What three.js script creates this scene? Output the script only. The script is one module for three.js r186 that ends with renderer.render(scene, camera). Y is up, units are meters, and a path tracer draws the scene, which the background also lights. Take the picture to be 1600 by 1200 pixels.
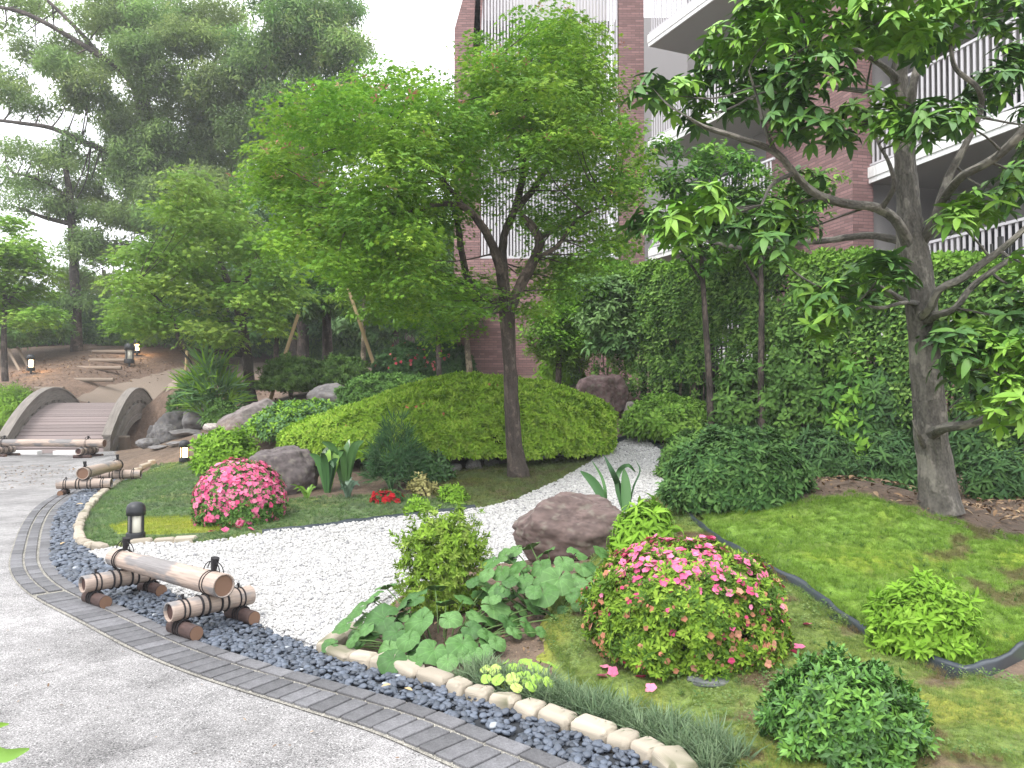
import * as THREE from 'three';
import { mergeGeometries, mergeVertices } from 'three/addons/utils/BufferGeometryUtils.js';
import { RoundedBoxGeometry } from 'three/addons/geometries/RoundedBoxGeometry.js';
import { createNoise3D } from 'simplex-noise';

// ---------------------------------------------------------------- camera, sky, sun, exposure
const F = 1240, PITCH = Math.atan(25 / F), EYE = 1.6;
const scene = new THREE.Scene();
const camera = new THREE.PerspectiveCamera(2 * Math.atan(600 / F) * 180 / Math.PI, 4 / 3, 0.05, 600);
camera.position.set(0, EYE, 0);
camera.rotation.x = PITCH;
const renderer = new THREE.WebGLRenderer({ antialias: true });
renderer.toneMapping = THREE.LinearToneMapping;
renderer.toneMappingExposure = 2.3;
renderer.shadowMap.enabled = true;
scene.fog = new THREE.FogExp2(new THREE.Color(0.95, 0.98, 1), 0.0014);
{ // bright even overcast, a little brighter overhead
  const W = 256, H = 128, d = new Float32Array(W * H * 4);
  for (let r = 0; r < H; r++) for (let c = 0; c < W; c++) {
    const y = Math.sin(((r + 0.5) / H - 0.5) * Math.PI), k = y > 0 ? 0.92 + 0.5 * y : 0.38;
    const cl = 1 + 0.05 * Math.sin(c / W * Math.PI * 6 + y * 7) * Math.cos(y * 11 + c / W * Math.PI * 4);
    d.set([k * cl * 0.98, k * cl * 0.995, k * cl * 1.04, 1], (r * W + c) * 4);
  }
  const t = new THREE.DataTexture(d, W, H, THREE.RGBAFormat, THREE.FloatType);
  t.mapping = THREE.EquirectangularReflectionMapping; t.magFilter = THREE.LinearFilter; t.needsUpdate = true;
  scene.background = t; scene.environment = t;
}
const sun = new THREE.DirectionalLight(new THREE.Color(1, 0.96, 0.9), 1.15);
sun.position.set(-14, 36, 9); sun.target.position.set(0, 0, -12);
sun.castShadow = true; sun.shadow.radius = 34; sun.shadow.mapSize.set(2048, 2048);
Object.assign(sun.shadow.camera, { left: -40, right: 40, top: 40, bottom: -40, near: 1, far: 120 });
scene.add(sun, sun.target);

// ---------------------------------------------------------------- small helpers
const V = (x, y, z) => new THREE.Vector3(x, y, z), TAU = Math.PI * 2, { lerp, clamp, smoothstep } = THREE.MathUtils;
function rng(s) { s |= 0; return () => { s = (s + 0x6d2b79f5) | 0; let t = Math.imul(s ^ (s >>> 15), 1 | s); t = (t + Math.imul(t ^ (t >>> 7), 61 | t)) ^ t; return ((t ^ (t >>> 14)) >>> 0) / 4294967296; }; }
const R0 = rng(7), n3 = createNoise3D(rng(11));
const fbm = (x, y, z, o = 4) => { let s = 0, a = 0.5, f = 1; for (let i = 0; i < o; i++) { s += a * n3(x * f, y * f, z * f); a *= 0.5; f *= 2.03; } return s; };
const C = (r, g, b) => new THREE.Color().setRGB(r, g, b);
const used = new Map();
function numbered(name) { const k = used.get(name) || 0; used.set(name, k + 1); return k ? name + '_' + String(k).padStart(3, '0') : name; }
function tag(o, label, category, group, kind) {
  if (label) o.userData.label = label;
  if (category) o.userData.category = category;
  if (group) o.userData.group = group;
  if (kind) o.userData.kind = kind;
  return o;
}
function thing(name, label, category, pos = V(0, 0, 0), group, kind) {
  const o = new THREE.Group(); o.name = numbered(name); o.position.copy(pos); scene.add(o);
  return tag(o, label, category, group, kind);
}
function part(name, geo, mat, parent, kind) {
  const m = new THREE.Mesh(geo, mat); m.name = parent === scene ? numbered(name) : name;
  m.castShadow = m.receiveShadow = true; parent.add(m);
  if (kind) m.userData.kind = kind;
  return m;
}
// a photograph pixel at a depth Z, as a world point
const cp = Math.cos(PITCH), sp = Math.sin(PITCH);
function dirOf(px, py) { const x = (px - 800) / F, y = (600 - py) / F; return V(x, y * cp + sp, -cp + y * sp); }
function P(px, py, Z) { const d = dirOf(px, py); return V(0, EYE, 0).addScaledVector(d, Z / -d.z); }

// ---------------------------------------------------------------- terrain
const ctl = [];
const flat = (px, py, y = 0) => { const d = dirOf(px, py), k = (EYE - y) / -d.y; ctl.push([d.x * k, y, d.z * k]); };
const at = (px, py, Z) => { const p = P(px, py, Z); ctl.push([p.x, p.y, p.z]); };
for (const [x, y] of [[0, 1190], [400, 1150], [800, 1190], [1000, 1195], [200, 1010], [0, 900], [0, 800], [60, 750], [0, 722], [510, 1025], [700, 1080], [900, 1145], [330, 960], [130, 860], [140, 795], [205, 745], [-300, 900], [-500, 760], [-250, 715], [60, 712]]) flat(x, y);
flat(450, 900, 0.02); flat(300, 800, 0.08); flat(600, 860, 0.06);
for (const a of [[-3, 0, 1], [0, 0, 0], [3, 0.05, 0], [6, 0.15, -1], [0, 0, 6], [-10, 0, 2], [10, 0.4, 4], [-20, 0, -4]]) ctl.push(a);
for (const a of [[610, 822, 9.2], [760, 800, 10.0], [880, 755, 11.6], [1000, 700, 14.2], [808, 745, 12], [750, 728, 13], [1075, 1062, 4.35], [1300, 1190, 3.3], [1590, 1190, 3.25], [1590, 1000, 4.7], [1200, 830, 7.2], [1330, 788, 8.0], [1590, 850, 6.5], [1468, 792, 8.7], [1300, 752, 10.4], [1590, 765, 9.4], [1560, 742, 10.9], [1150, 662, 15], [1000, 637, 18], [930, 612, 18.6], [437, 772, 11.3], [345, 672, 19], [288, 720, 17], [225, 706, 22], [390, 636, 22.5], [275, 592, 30], [100, 582, 36], [210, 548, 42], [48, 578, 37], [600, 578, 26], [740, 590, 22], [560, 700, 14.4], [470, 640, 20], [400, 545, 45], [700, 560, 36], [-200, 575, 38], [900, 930, 5.6], [640, 960, 5.9], [1080, 870, 6.1]]) at(...a);
for (const a of [[-60, 5, -60], [-20, 6, -75], [20, 4, -70], [60, 4, -50], [40, 3, -20], [14, 1.3, -8], [9, 1.4, -14], [12, 2.4, -20], [4, 2.3, -24], [-45, 2, -30], [-60, 0, 0], [60, 2, 10], [-30, 0, -14], [-14.3, -0.05, -25.5], [-15.2, -0.1, -28], [-16, 0, -31], [-11.5, 0.1, -26], [-12.5, 0.15, -29], [-19, 0.1, -29], [-17, 0.7, -34.5], [-13.5, 0.9, -33]]) ctl.push(a);
const TPS = (() => {
  const n = ctl.length, N = n + 3, A = [...Array(N)].map(() => new Float64Array(N + 1));
  const phi = (r2) => (r2 < 1e-9 ? 0 : 0.5 * r2 * Math.log(r2));
  for (let i = 0; i < n; i++) {
    for (let j = 0; j < n; j++) A[i][j] = phi((ctl[i][0] - ctl[j][0]) ** 2 + (ctl[i][2] - ctl[j][2]) ** 2);
    A[i][i] += 0.25;
    A[i][n] = A[n][i] = 1; A[i][n + 1] = A[n + 1][i] = ctl[i][0]; A[i][n + 2] = A[n + 2][i] = ctl[i][2]; A[i][N] = ctl[i][1];
  }
  for (let k = 0; k < N; k++) {
    let b = k; for (let i = k + 1; i < N; i++) if (Math.abs(A[i][k]) > Math.abs(A[b][k])) b = i;
    [A[k], A[b]] = [A[b], A[k]];
    for (let i = k + 1; i < N; i++) { const f = A[i][k] / A[k][k]; if (f) for (let j = k; j <= N; j++) A[i][j] -= f * A[k][j]; }
  }
  const w = new Float64Array(N);
  for (let k = N - 1; k >= 0; k--) { let s = A[k][N]; for (let j = k + 1; j < N; j++) s -= A[k][j] * w[j]; w[k] = s / A[k][k]; }
  return (x, z) => { let s = w[n] + w[n + 1] * x + w[n + 2] * z; for (let i = 0; i < n; i++) s += w[i] * phi((x - ctl[i][0]) ** 2 + (z - ctl[i][2]) ** 2); return s; };
})();
const GX0 = -70, GZ0 = -90, GS = 0.25, GNX = 560, GNZ = 440, HG = new Float32Array(GNX * GNZ);
for (let j = 0; j < GNZ; j++) for (let i = 0; i < GNX; i++) HG[j * GNX + i] = clamp(TPS(GX0 + i * GS, GZ0 + j * GS), -0.4, 9);
// the near moss mound on the right has a rounded shoulder of its own
function H(x, z) {
  const u = clamp((x - GX0) / GS, 0, GNX - 1.001), v = clamp((z - GZ0) / GS, 0, GNZ - 1.001), i = u | 0, j = v | 0, a = u - i, b = v - j, k = j * GNX + i;
  const h = (HG[k] * (1 - a) + HG[k + 1] * a) * (1 - b) + (HG[k + GNX] * (1 - a) + HG[k + GNX + 1] * a) * b;
  return h + 0.34 * Math.exp(-((x - 3.1) ** 2) / 1.6 - ((z + 7.5) ** 2) / 0.7);
}
function G(px, py) { // where the line of sight through a pixel meets the ground
  let a = 2; const p = V(), d = dirOf(px, py), y = (Z) => { p.set(0, EYE, 0).addScaledVector(d, Z / -d.z); return p.y - H(p.x, p.z); };
  for (let Z = 2; Z < 90; Z += 0.1) { if (y(Z) < 0) { let b = Z; for (let i = 0; i < 20; i++) { const m = (a + b) / 2; if (y(m) < 0) b = m; else a = m; } y(b); return p.clone(); } a = Z; }
  y(60); return p.clone();
}
const onG = (x, z, dy = 0) => V(x, H(x, z) + dy, z);
const pxm = (Z) => Z / F; // metres per photo pixel at a depth

// ---------------------------------------------------------------- textures
function pnoise(seed) { // tileable value noise
  const r = rng(seed), T = new Float32Array(4096 * 4); for (let i = 0; i < T.length; i++) T[i] = r();
  return (u, v, per) => {
    const x = u * per, y = v * per, i = Math.floor(x), j = Math.floor(y), a = x - i, b = y - j, s = a * a * (3 - 2 * a), t = b * b * (3 - 2 * b);
    const g = (p, q) => T[(((p % per) + per) % per) * 127 + (((q % per) + per) % per) * 7919 & 16383];
    return lerp(lerp(g(i, j), g(i + 1, j), s), lerp(g(i, j + 1), g(i + 1, j + 1), s), t);
  };
}
function tex(size, fn, srgb = true) {
  const d = new Uint8Array(size * size * 4);
  for (let j = 0; j < size; j++) for (let i = 0; i < size; i++) {
    const c = fn(i / size, j / size, i, j), o = (j * size + i) * 4;
    for (let k = 0; k < 3; k++) { let x = clamp(Array.isArray(c) ? c[k] : c, 0, 1); if (srgb) x = x <= 0.0031308 ? 12.92 * x : 1.055 * Math.pow(x, 1 / 2.4) - 0.055; d[o + k] = x * 255 + 0.5; }
    d[o + 3] = 255;
  }
  const t = new THREE.DataTexture(d, size, size); t.wrapS = t.wrapT = THREE.RepeatWrapping; t.magFilter = THREE.LinearFilter; t.minFilter = THREE.LinearMipmapLinearFilter;
  if (srgb) t.colorSpace = THREE.SRGBColorSpace; t.needsUpdate = true; return t;
}
const rep = (t, x, y = x) => { const c = t.clone(); c.repeat.set(x, y); c.needsUpdate = true; return c; };
const pn = pnoise(3), pm = pnoise(4);
const fb = (u, v, p0, o) => { let s = 0, a = 0.5, t = 0; for (let i = 0; i < o; i++) { s += a * pn(u, v, p0 << i); t += a; a *= 0.55; } return s / t; };
const M = {};
{
  const std = (o) => new THREE.MeshStandardMaterial({ roughness: 0.9, ...o });
  // washed aggregate: tiny grey and white stones, texture covers 1 m
  const agg = tex(1024, (u, v) => { const g = pn(u, v, 256), h = pm(u, v, 200), f = fb(u, v, 8, 3); let k = 0.232 + 0.22 * (g - 0.5) + 0.14 * (f - 0.5); if (h > 0.8) k += 0.2; if (h < 0.24) k -= 0.12; k = Math.max(0.04, k); return [k * 1.0, k * 0.985, k * 0.975]; });
  M.aggregate = std({ map: agg, bumpMap: tex(1024, (u, v) => 0.6 * pn(u, v, 256) + 0.4 * pm(u, v, 200), false), bumpScale: 0.004, vertexColors: true });
  const soil = tex(1024, (u, v) => { const a = fb(u, v, 16, 6), b = pm(u, v, 256), c = fb(v, u, 64, 2); const k = 0.55 + 0.9 * a; let q = [0.125 * k, 0.088 * k, 0.064 * k]; if (b > 0.86) q = [0.26, 0.19, 0.12]; else if (c < 0.25) q = [0.05, 0.04, 0.03]; return q; });
  M.soil = std({ map: soil, bumpMap: tex(512, (u, v) => fb(u, v, 16, 5), false), bumpScale: 0.03, vertexColors: true });
  const mossT = tex(1024, (u, v) => { const a = fb(u, v, 32, 5), b = pm(u, v, 256), k = 0.45 + 1.1 * a + 0.25 * (b - 0.5); return [k * 0.8, k * 0.8, k * 0.8]; });
  M.moss = std({ map: mossT, bumpMap: tex(512, (u, v) => fb(u, v, 32, 4), false), bumpScale: 0.03, vertexColors: true, roughness: 1 });
  const grav = tex(512, (u, v) => { const a = pm(u, v, 96), k = 0.5 + 0.4 * a; return [k, k * 0.99, k * 0.98]; });
  M.gravelBed = std({ map: grav, bumpMap: tex(512, (u, v) => pm(u, v, 96), false), bumpScale: 0.02 });
  M.pebbleBed = std({ color: C(0.02, 0.023, 0.028) });
  M.stoneWhite = std({ color: C(0.47, 0.467, 0.465), roughness: 0.85 });
  M.stoneBlack = std({ color: C(0.075, 0.09, 0.118), roughness: 0.5 });
  M.edging = std({ color: 0xffffff, vertexColors: true });
  const wornP = tex(512, (u, v) => { const a = fb(u, v, 8, 5), b = pm(u, v, 128), k = 0.105 + 0.1 * (a - 0.5) + 0.06 * (b - 0.5); return [k, k * 0.99, k * 1.04]; });
  M.paver = [0.85, 1, 1.18, 1.35].map((k) => std({ map: wornP, color: C(k, k, k * 1.01), bumpMap: tex(256, (u, v) => fb(u, v, 16, 4), false), bumpScale: 0.006, roughness: 0.8 }));
  M.joint = std({ map: rep(agg, 1), color: C(1.0, 0.96, 0.84) });
  M.rock = std({ vertexColors: true, roughness: 0.85 });
  // bamboo: fibres along, stains
  M.bamboo = std({ map: tex(512, (u, v) => { const a = pn(u, v * 0.12, 128), b = fb(u, v, 4, 5), s = smoothstep(b, 0.46, 0.62); const k = (0.92 + 0.3 * (a - 0.5)) * (pn(v * 0.3 + 0.37, u * 7, 64) > 0.93 ? 0.72 : 1); return [lerp(0.41, 0.22, s) * k, lerp(0.32, 0.205, s) * k, lerp(0.265, 0.2, s) * k]; }), bumpMap: tex(256, (u, v) => 0.5 * pn(u, v * 0.1, 128) + 0.5 * fb(u, v, 8, 3), false), bumpScale: 0.004, roughness: 0.62 });
  M.bambooCut = std({ color: C(0.2, 0.115, 0.075) });
  M.bambooIn = std({ color: C(0.06, 0.03, 0.025) });
  M.logDark = std({ map: tex(256, (u, v) => { const k = 0.4 + 0.8 * fb(u, v * 0.3, 16, 4); return [0.08 * k, 0.048 * k, 0.042 * k]; }) });
  M.rope = std({ color: C(0.016, 0.014, 0.016) });
  M.blackMetal = std({ color: C(0.02, 0.022, 0.026), roughness: 0.45 });
  M.frost = std({ color: C(0.62, 0.6, 0.5), roughness: 0.35 });
  M.plastic = std({ color: C(0.035, 0.045, 0.055), roughness: 0.38 });
  // grey brown brick tiles, texture covers 1.2 m x 1.12 m (16 courses)
  const bw = 5, bh = 16, br = pnoise(9);
  const brickAt = (u, v) => { const r = Math.floor(v * bh), x = (u * bw + (r & 1) * 0.5) % bw, fx = x - Math.floor(x), fy = v * bh - r; return [fx < 0.035 || fy < 0.15, br(Math.floor(x) / bw, r / bh, 16) + 0 * r, Math.floor(x) * 31 + r * 17]; };
  const tone = (i) => { const s = Math.sin(i * 12.9898) * 43758.5453; return s - Math.floor(s); };
  M.brick = std({ map: tex(1024, (u, v) => { const [j, , id] = brickAt(u, v); if (j) return [0.125, 0.09, 0.09]; const k = 0.78 + 0.45 * tone(id) + 0.16 * (pm(u, v, 256) - 0.5); return [0.25 * k, 0.142 * k, 0.137 * k]; }), bumpMap: tex(512, (u, v) => (brickAt(u, v)[0] ? 0 : 1), false), bumpScale: 0.008, roughness: 0.8 });
  M.plaster = std({ map: tex(256, (u, v) => { const k = 0.6 + 0.06 * (fb(u, v, 4, 5) - 0.5); return [k, k * 0.985, k * 0.96]; }), roughness: 0.75 });
  M.soffit = std({ color: C(0.36, 0.35, 0.345) });
  M.wallGrey = std({ color: C(0.27, 0.26, 0.26) });
  M.louvre = std({ color: C(0.53, 0.515, 0.54), roughness: 0.5 });
  M.fascia = std({ map: tex(256, (u, v) => { const k = 0.78 - 0.12 * smoothstep(fb(u, v * 0.2, 16, 4), 0.55, 0.8); return [k, k, k * 0.99]; }), roughness: 0.6 });
  M.windowGlass = new THREE.MeshPhysicalMaterial({ color: C(0.02, 0.024, 0.028), roughness: 0.06, metalness: 0 });
  M.darkFrame = std({ color: C(0.025, 0.024, 0.024), roughness: 0.5 });
  const bark = (r, g, b, o = {}) => std({ map: tex(512, (u, v) => { const k = 0.35 + fb(u, v * 0.35, 16, 5) + 0.5 * (pm(u, v, 64) - 0.5) + 0.9 * smoothstep(fb(v, u, 8, 4), 0.56, 0.7); return [r * k, g * k, b * k]; }), bumpMap: tex(256, (u, v) => fb(u, v * 0.35, 16, 5), false), bumpScale: 0.035, ...o });
  M.barkMaple = bark(0.072, 0.056, 0.046); M.barkGrey = bark(0.125, 0.115, 0.098); M.barkDark = bark(0.06, 0.047, 0.04); M.barkPale = bark(0.2, 0.165, 0.12);
  M.stake = std({ color: C(0.42, 0.31, 0.17) });
  M.bridgeWood = std({ map: tex(512, (u, v) => { const k = 0.6 + 0.7 * fb(u * 1, v * 0.15, 32, 4) + 0.25 * (fb(u, v, 4, 3) - 0.5); return [0.20 * k, 0.178 * k, 0.158 * k]; }) });
  M.plank = [0.9, 1.0, 1.12].map((k) => std({ color: C(0.205 * k, 0.165 * k, 0.158 * k) }));
  M.pathFar = std({ color: C(0.235, 0.185, 0.145) });
  M.log = std({ color: C(0.24, 0.19, 0.15) });
  M.white = std({ color: C(0.8, 0.8, 0.79), roughness: 0.5 });
  M.stem = std({ color: C(0.10, 0.085, 0.055) }); M.stemGreen = std({ color: C(0.10, 0.17, 0.05) });
}
const leafMat = (r, g, b, t = 0.35, o = {}) => new THREE.MeshPhysicalMaterial({ color: C(r, g, b), roughness: 0.95, transmission: t, thickness: 0, specularIntensity: 0.3, side: THREE.DoubleSide, ...o });
const glossLeaf = (r, g, b, rough = 0.46) => new THREE.MeshPhysicalMaterial({ color: C(r, g, b), roughness: rough, specularIntensity: 0.6, side: THREE.DoubleSide });
const WHITE = leafMat(1, 1, 1, 0.36), DENSE = leafMat(1, 1, 1, 0.2), THIN = leafMat(1, 1, 1, 0.5), GLOSS = glossLeaf(1, 1, 1);

// ---------------------------------------------------------------- geometry helpers
class GB { // collects triangles of one mesh
  constructor() { this.p = []; this.i = []; this.c = null; }
  v(x, y, z) { this.p.push(x, y, z); return this.p.length / 3 - 1; }
  t(a, b, c) { this.i.push(a, b, c); }
  q(a, b, c, d) { this.i.push(a, b, c, a, c, d); }
  geo() { const g = new THREE.BufferGeometry(); g.setAttribute('position', new THREE.Float32BufferAttribute(this.p, 3)); g.setIndex(this.i); g.computeVertexNormals(); return g; }
}
// a bent leaf: base b, direction d, blade normal n
function addLeaf(g, b, d, n, len, wid, bend = 0.3, fold = 0.25, segs = 3, tipPow = 1, rnd = 0.8) {
  d = d.clone().normalize(); const s = d.clone().cross(n).normalize(), up = s.clone().cross(d).normalize();
  let prev = null;
  for (let k = 0; k <= segs; k++) {
    const t = k / segs, w = wid * 0.5 * Math.pow(Math.sin(Math.PI * Math.min(1, 0.06 + 0.94 * Math.pow(t, tipPow))), rnd), c = b.clone().addScaledVector(d, len * t).addScaledVector(up, -bend * len * t * t);
    if (k === segs) { const tip = g.v(c.x, c.y, c.z); g.t(prev[0], prev[1], tip); g.t(prev[1], prev[2], tip); break; }
    const f = w * fold, L = g.v(c.x - s.x * w + up.x * f, c.y - s.y * w + up.y * f, c.z - s.z * w + up.z * f), m = g.v(c.x, c.y, c.z), r = g.v(c.x + s.x * w + up.x * f, c.y + s.y * w + up.y * f, c.z + s.z * w + up.z * f);
    if (prev) { g.q(prev[0], prev[1], m, L); g.q(prev[1], prev[2], r, m); }
    prev = [L, m, r];
  }
}
function sprig(seed, n, len, wid, up, spread, stem = 0.06, bend = 0.25, segs = 2) { // leaves round a short upright shoot
  const g = new GB(), r = rng(seed);
  for (let k = 0; k < n; k++) {
    const a = k * 2.4 + r() * 0.8, e = lerp(up[0], up[1], r()), h = stem * (k / n), d = V(Math.cos(a) * Math.cos(e), Math.sin(e), Math.sin(a) * Math.cos(e));
    addLeaf(g, V(d.x * spread * r(), h, d.z * spread * r()), d, V(-d.x * Math.sin(e), Math.cos(e), -d.z * Math.sin(e)), len * (0.7 + 0.5 * r()), wid * (0.8 + 0.4 * r()), bend, 0.25, segs);
  }
  return g.geo();
}
function mapleSprig(seed, n = 13, R = 0.19, L = 0.05) { // flat spray of five-lobed leaves
  const g = new GB(), r = rng(seed);
  for (let k = 0; k < n; k++) {
    const a = r() * TAU, rad = R * Math.sqrt(r()), c = V(Math.cos(a) * rad, (r() - 0.5) * 0.05 - rad * 0.25, Math.sin(a) * rad), yaw = a + (r() - 0.5), tilt = V((r() - 0.5) * 0.9, 1, (r() - 0.5) * 0.9).normalize(), S = L * (0.75 + 0.5 * r());
    for (let q = -2; q <= 2; q++) {
      const b = yaw + q * 0.72, l = S * (q === 0 ? 1 : Math.abs(q) === 1 ? 0.9 : 0.6), d = V(Math.cos(b), 0, Math.sin(b)); d.addScaledVector(tilt, -d.dot(tilt)).normalize();
      const s = d.clone().cross(tilt), m = c.clone().addScaledVector(d, l * 0.45), t = c.clone().addScaledVector(d, l).addScaledVector(tilt, -l * 0.2), w = l * 0.19;
      const i0 = g.v(c.x, c.y, c.z), i1 = g.v(m.x - s.x * w, m.y - s.y * w, m.z - s.z * w), i2 = g.v(t.x, t.y, t.z), i3 = g.v(m.x + s.x * w, m.y + s.y * w, m.z + s.z * w);
      g.q(i0, i1, i2, i3);
    }
  }
  return g.geo();
}
function tuft(seed, n, h, w, lean, droop = 0.5, segs = 3) { // grass tuft
  const g = new GB(), r = rng(seed);
  for (let k = 0; k < n; k++) {
    const a = r() * TAU, e = Math.PI / 2 - lean * (0.2 + 0.8 * r()), d = V(Math.cos(a) * Math.cos(e), Math.sin(e), Math.sin(a) * Math.cos(e));
    addLeaf(g, V((r() - 0.5) * h * 0.25, 0, (r() - 0.5) * h * 0.25), d, V(-d.x * Math.sin(e), Math.cos(e), -d.z * Math.sin(e)), h * (0.6 + 0.6 * r()), w, droop * r(), 0.15, segs, 0.6);
  }
  return g.geo();
}
function flowerGeo(seed, R) { // five open petals
  const g = new GB(), r = rng(seed);
  for (let k = 0; k < 5; k++) { const a = k * TAU / 5 + r() * 0.2, e = 0.45 + 0.3 * r(), d = V(Math.cos(a) * Math.cos(e), Math.sin(e), Math.sin(a) * Math.cos(e)); addLeaf(g, V(0, 0, 0), d, V(-d.x * Math.sin(e), Math.cos(e), -d.z * Math.sin(e)), R * (0.85 + 0.3 * r()), R * 0.98, 0.3 + 0.3 * r(), 0.1 - 0.3 * r(), 4, 1.25, 0.55); }
  return g.geo();
}
function sweep(pts, radii, radial = 8, lumps = 0.1, seed = 1, steps = 5) { // tapered limb through points
  const cv = new THREE.CatmullRomCurve3(pts, false, 'centripetal'), n = (pts.length - 1) * steps, pos = [], uv = [], idx = [];
  const fr = cv.computeFrenetFrames(n, false); let len = 0, last = null;
  for (let k = 0; k <= n; k++) {
    const u = k / n, tt = u * (pts.length - 1), c = cv.getPoint(u), i = Math.min(pts.length - 2, Math.floor(tt)), rr = lerp(radii[i], radii[i + 1], tt - i);
    if (last) len += c.distanceTo(last); last = c;
    const N = fr.normals[k], B = fr.binormals[k];
    for (let j = 0; j <= radial; j++) {
      const a = j / radial * TAU, q = rr * (1 + lumps * n3(Math.cos(a) * 0.9 + seed * 3.1, Math.sin(a) * 0.9, len * 1.5 / Math.max(0.05, rr * 6)));
      pos.push(c.x + (N.x * Math.cos(a) + B.x * Math.sin(a)) * q, c.y + (N.y * Math.cos(a) + B.y * Math.sin(a)) * q, c.z + (N.z * Math.cos(a) + B.z * Math.sin(a)) * q);
      uv.push(j / radial * Math.max(0.2, TAU * radii[0]), len);
    }
  }
  const W = radial + 1;
  for (let k = 0; k < n; k++) for (let j = 0; j < radial; j++) { const a = k * W + j; idx.push(a, a + 1, a + W, a + 1, a + W + 1, a + W); }
  const e = pos.length / 3, c = cv.getPoint(1); pos.push(c.x, c.y, c.z); uv.push(0, len); for (let j = 0; j < radial; j++) idx.push(n * W + j, n * W + j + 1, e);
  const g = new THREE.BufferGeometry(); g.setAttribute('position', new THREE.Float32BufferAttribute(pos, 3)); g.setAttribute('uv', new THREE.Float32BufferAttribute(uv, 2)); g.setIndex(idx); g.computeVertexNormals(); return g;
}
const qa = new THREE.Quaternion(), qb = new THREE.Quaternion(), m4 = new THREE.Matrix4(), YY = V(0, 1, 0), sv = V(1, 1, 1);
// many small copies as one part; L: [position, direction of the copy's up, size, colour]
function scatter(name, geo, mat, parent, L, r, kind = 'stuff') {
  const o = new THREE.InstancedMesh(geo, mat, L.length); o.name = parent === scene ? numbered(name) : name; o.castShadow = o.receiveShadow = true;
  L.forEach(([p, up, s, c], k) => {
    qa.setFromUnitVectors(YY, up); qb.setFromAxisAngle(YY, r() * TAU); qa.multiply(qb);
    if (typeof s === 'number') sv.set(s, s, s); else sv.copy(s);
    o.setMatrixAt(k, m4.compose(p, qa, sv)); o.setColorAt(k, c);
  });
  o.userData.kind = kind; parent.add(o); return o;
}
const pick = (pal, r, j = 0.12) => { const c = pal[Math.floor(r() * pal.length)], k = 1 + (r() - 0.5) * 2 * j; return C(c[0] * k, c[1] * k, c[2] * k); };
function inside(poly, x, z) { let c = false; for (let i = 0, j = poly.length - 1; i < poly.length; j = i++) { const a = poly[i], b = poly[j]; if ((a[1] > z) !== (b[1] > z) && x < (b[0] - a[0]) * (z - a[1]) / (b[1] - a[1]) + a[0]) c = !c; } return c; }
function sdist(poly, x, z) { let m = 1e9; for (let i = 0, j = poly.length - 1; i < poly.length; j = i++) { const [ax, az] = poly[j], [bx, bz] = poly[i], dx = bx - ax, dz = bz - az, t = clamp(((x - ax) * dx + (z - az) * dz) / (dx * dx + dz * dz + 1e-12), 0, 1); m = Math.min(m, (x - ax - dx * t) ** 2 + (z - az - dz * t) ** 2); } m = Math.sqrt(m); return inside(poly, x, z) ? m : -m; }
const toWorld = (pix) => pix.map(([x, y]) => { const p = G(x, y); return [p.x, p.z]; });
const bbox = (poly) => [Math.min(...poly.map((p) => p[0])), Math.max(...poly.map((p) => p[0])), Math.min(...poly.map((p) => p[1])), Math.max(...poly.map((p) => p[1]))];
// a ground layer: a mat that lies on the terrain and dips under it past its outline
function sheet(name, poly, res, lift, mat, { wob = 0, edge = 0.1, bump = 0, color } = {}) {
  const [x0, x1, z0, z1] = bbox(poly), nx = Math.ceil((x1 - x0 + 0.6) / res), nz = Math.ceil((z1 - z0 + 0.6) / res), pos = [], uv = [], col = [], sd = [], idx = [];
  for (let j = 0; j <= nz; j++) for (let i = 0; i <= nx; i++) {
    const x = x0 - 0.3 + i * res, z = z0 - 0.3 + j * res, s = sdist(poly, x, z) + (wob ? wob * fbm(x * 2.2, z * 2.2, 3, 3) : 0); sd.push(s);
    const k = clamp(s / edge, -1, 1);
    pos.push(x, H(x, z) + (k > 0 ? lift * Math.sin(k * Math.PI / 2) : 0.04 * k) + (bump && s > 0 ? bump * Math.min(1, s * 4) * fbm(x * 3.5, z * 3.5, 9, 3) : 0), z); uv.push(x, z);
    const c = color ? color(x, z, s) : [1, 1, 1]; col.push(...c);
  }
  const W = nx + 1;
  for (let j = 0; j < nz; j++) for (let i = 0; i < nx; i++) { const a = j * W + i; if (Math.max(sd[a], sd[a + 1], sd[a + W], sd[a + W + 1]) > -0.02) idx.push(a, a + W, a + 1, a + 1, a + W, a + W + 1); }
  const g = new THREE.BufferGeometry(); g.setAttribute('position', new THREE.Float32BufferAttribute(pos, 3)); g.setAttribute('uv', new THREE.Float32BufferAttribute(uv, 2)); g.setAttribute('color', new THREE.Float32BufferAttribute(col, 3)); g.setIndex(idx); g.computeVertexNormals();
  const m = part(name, g, mat, scene); m.userData.kind = 'structure'; return m;
}
function onPoly(poly, n, r, fn) { const [x0, x1, z0, z1] = bbox(poly), out = []; for (let k = 0; k < n; k++) { const x = lerp(x0, x1, r()), z = lerp(z0, z1, r()); if (inside(poly, x, z)) { const q = fn(x, z); if (q) out.push(q); } } return out; }
function wps(o, list) { return list.map((p) => V(p.x - o.position.x, p.y - o.position.y, p.z - o.position.z)); }
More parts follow.
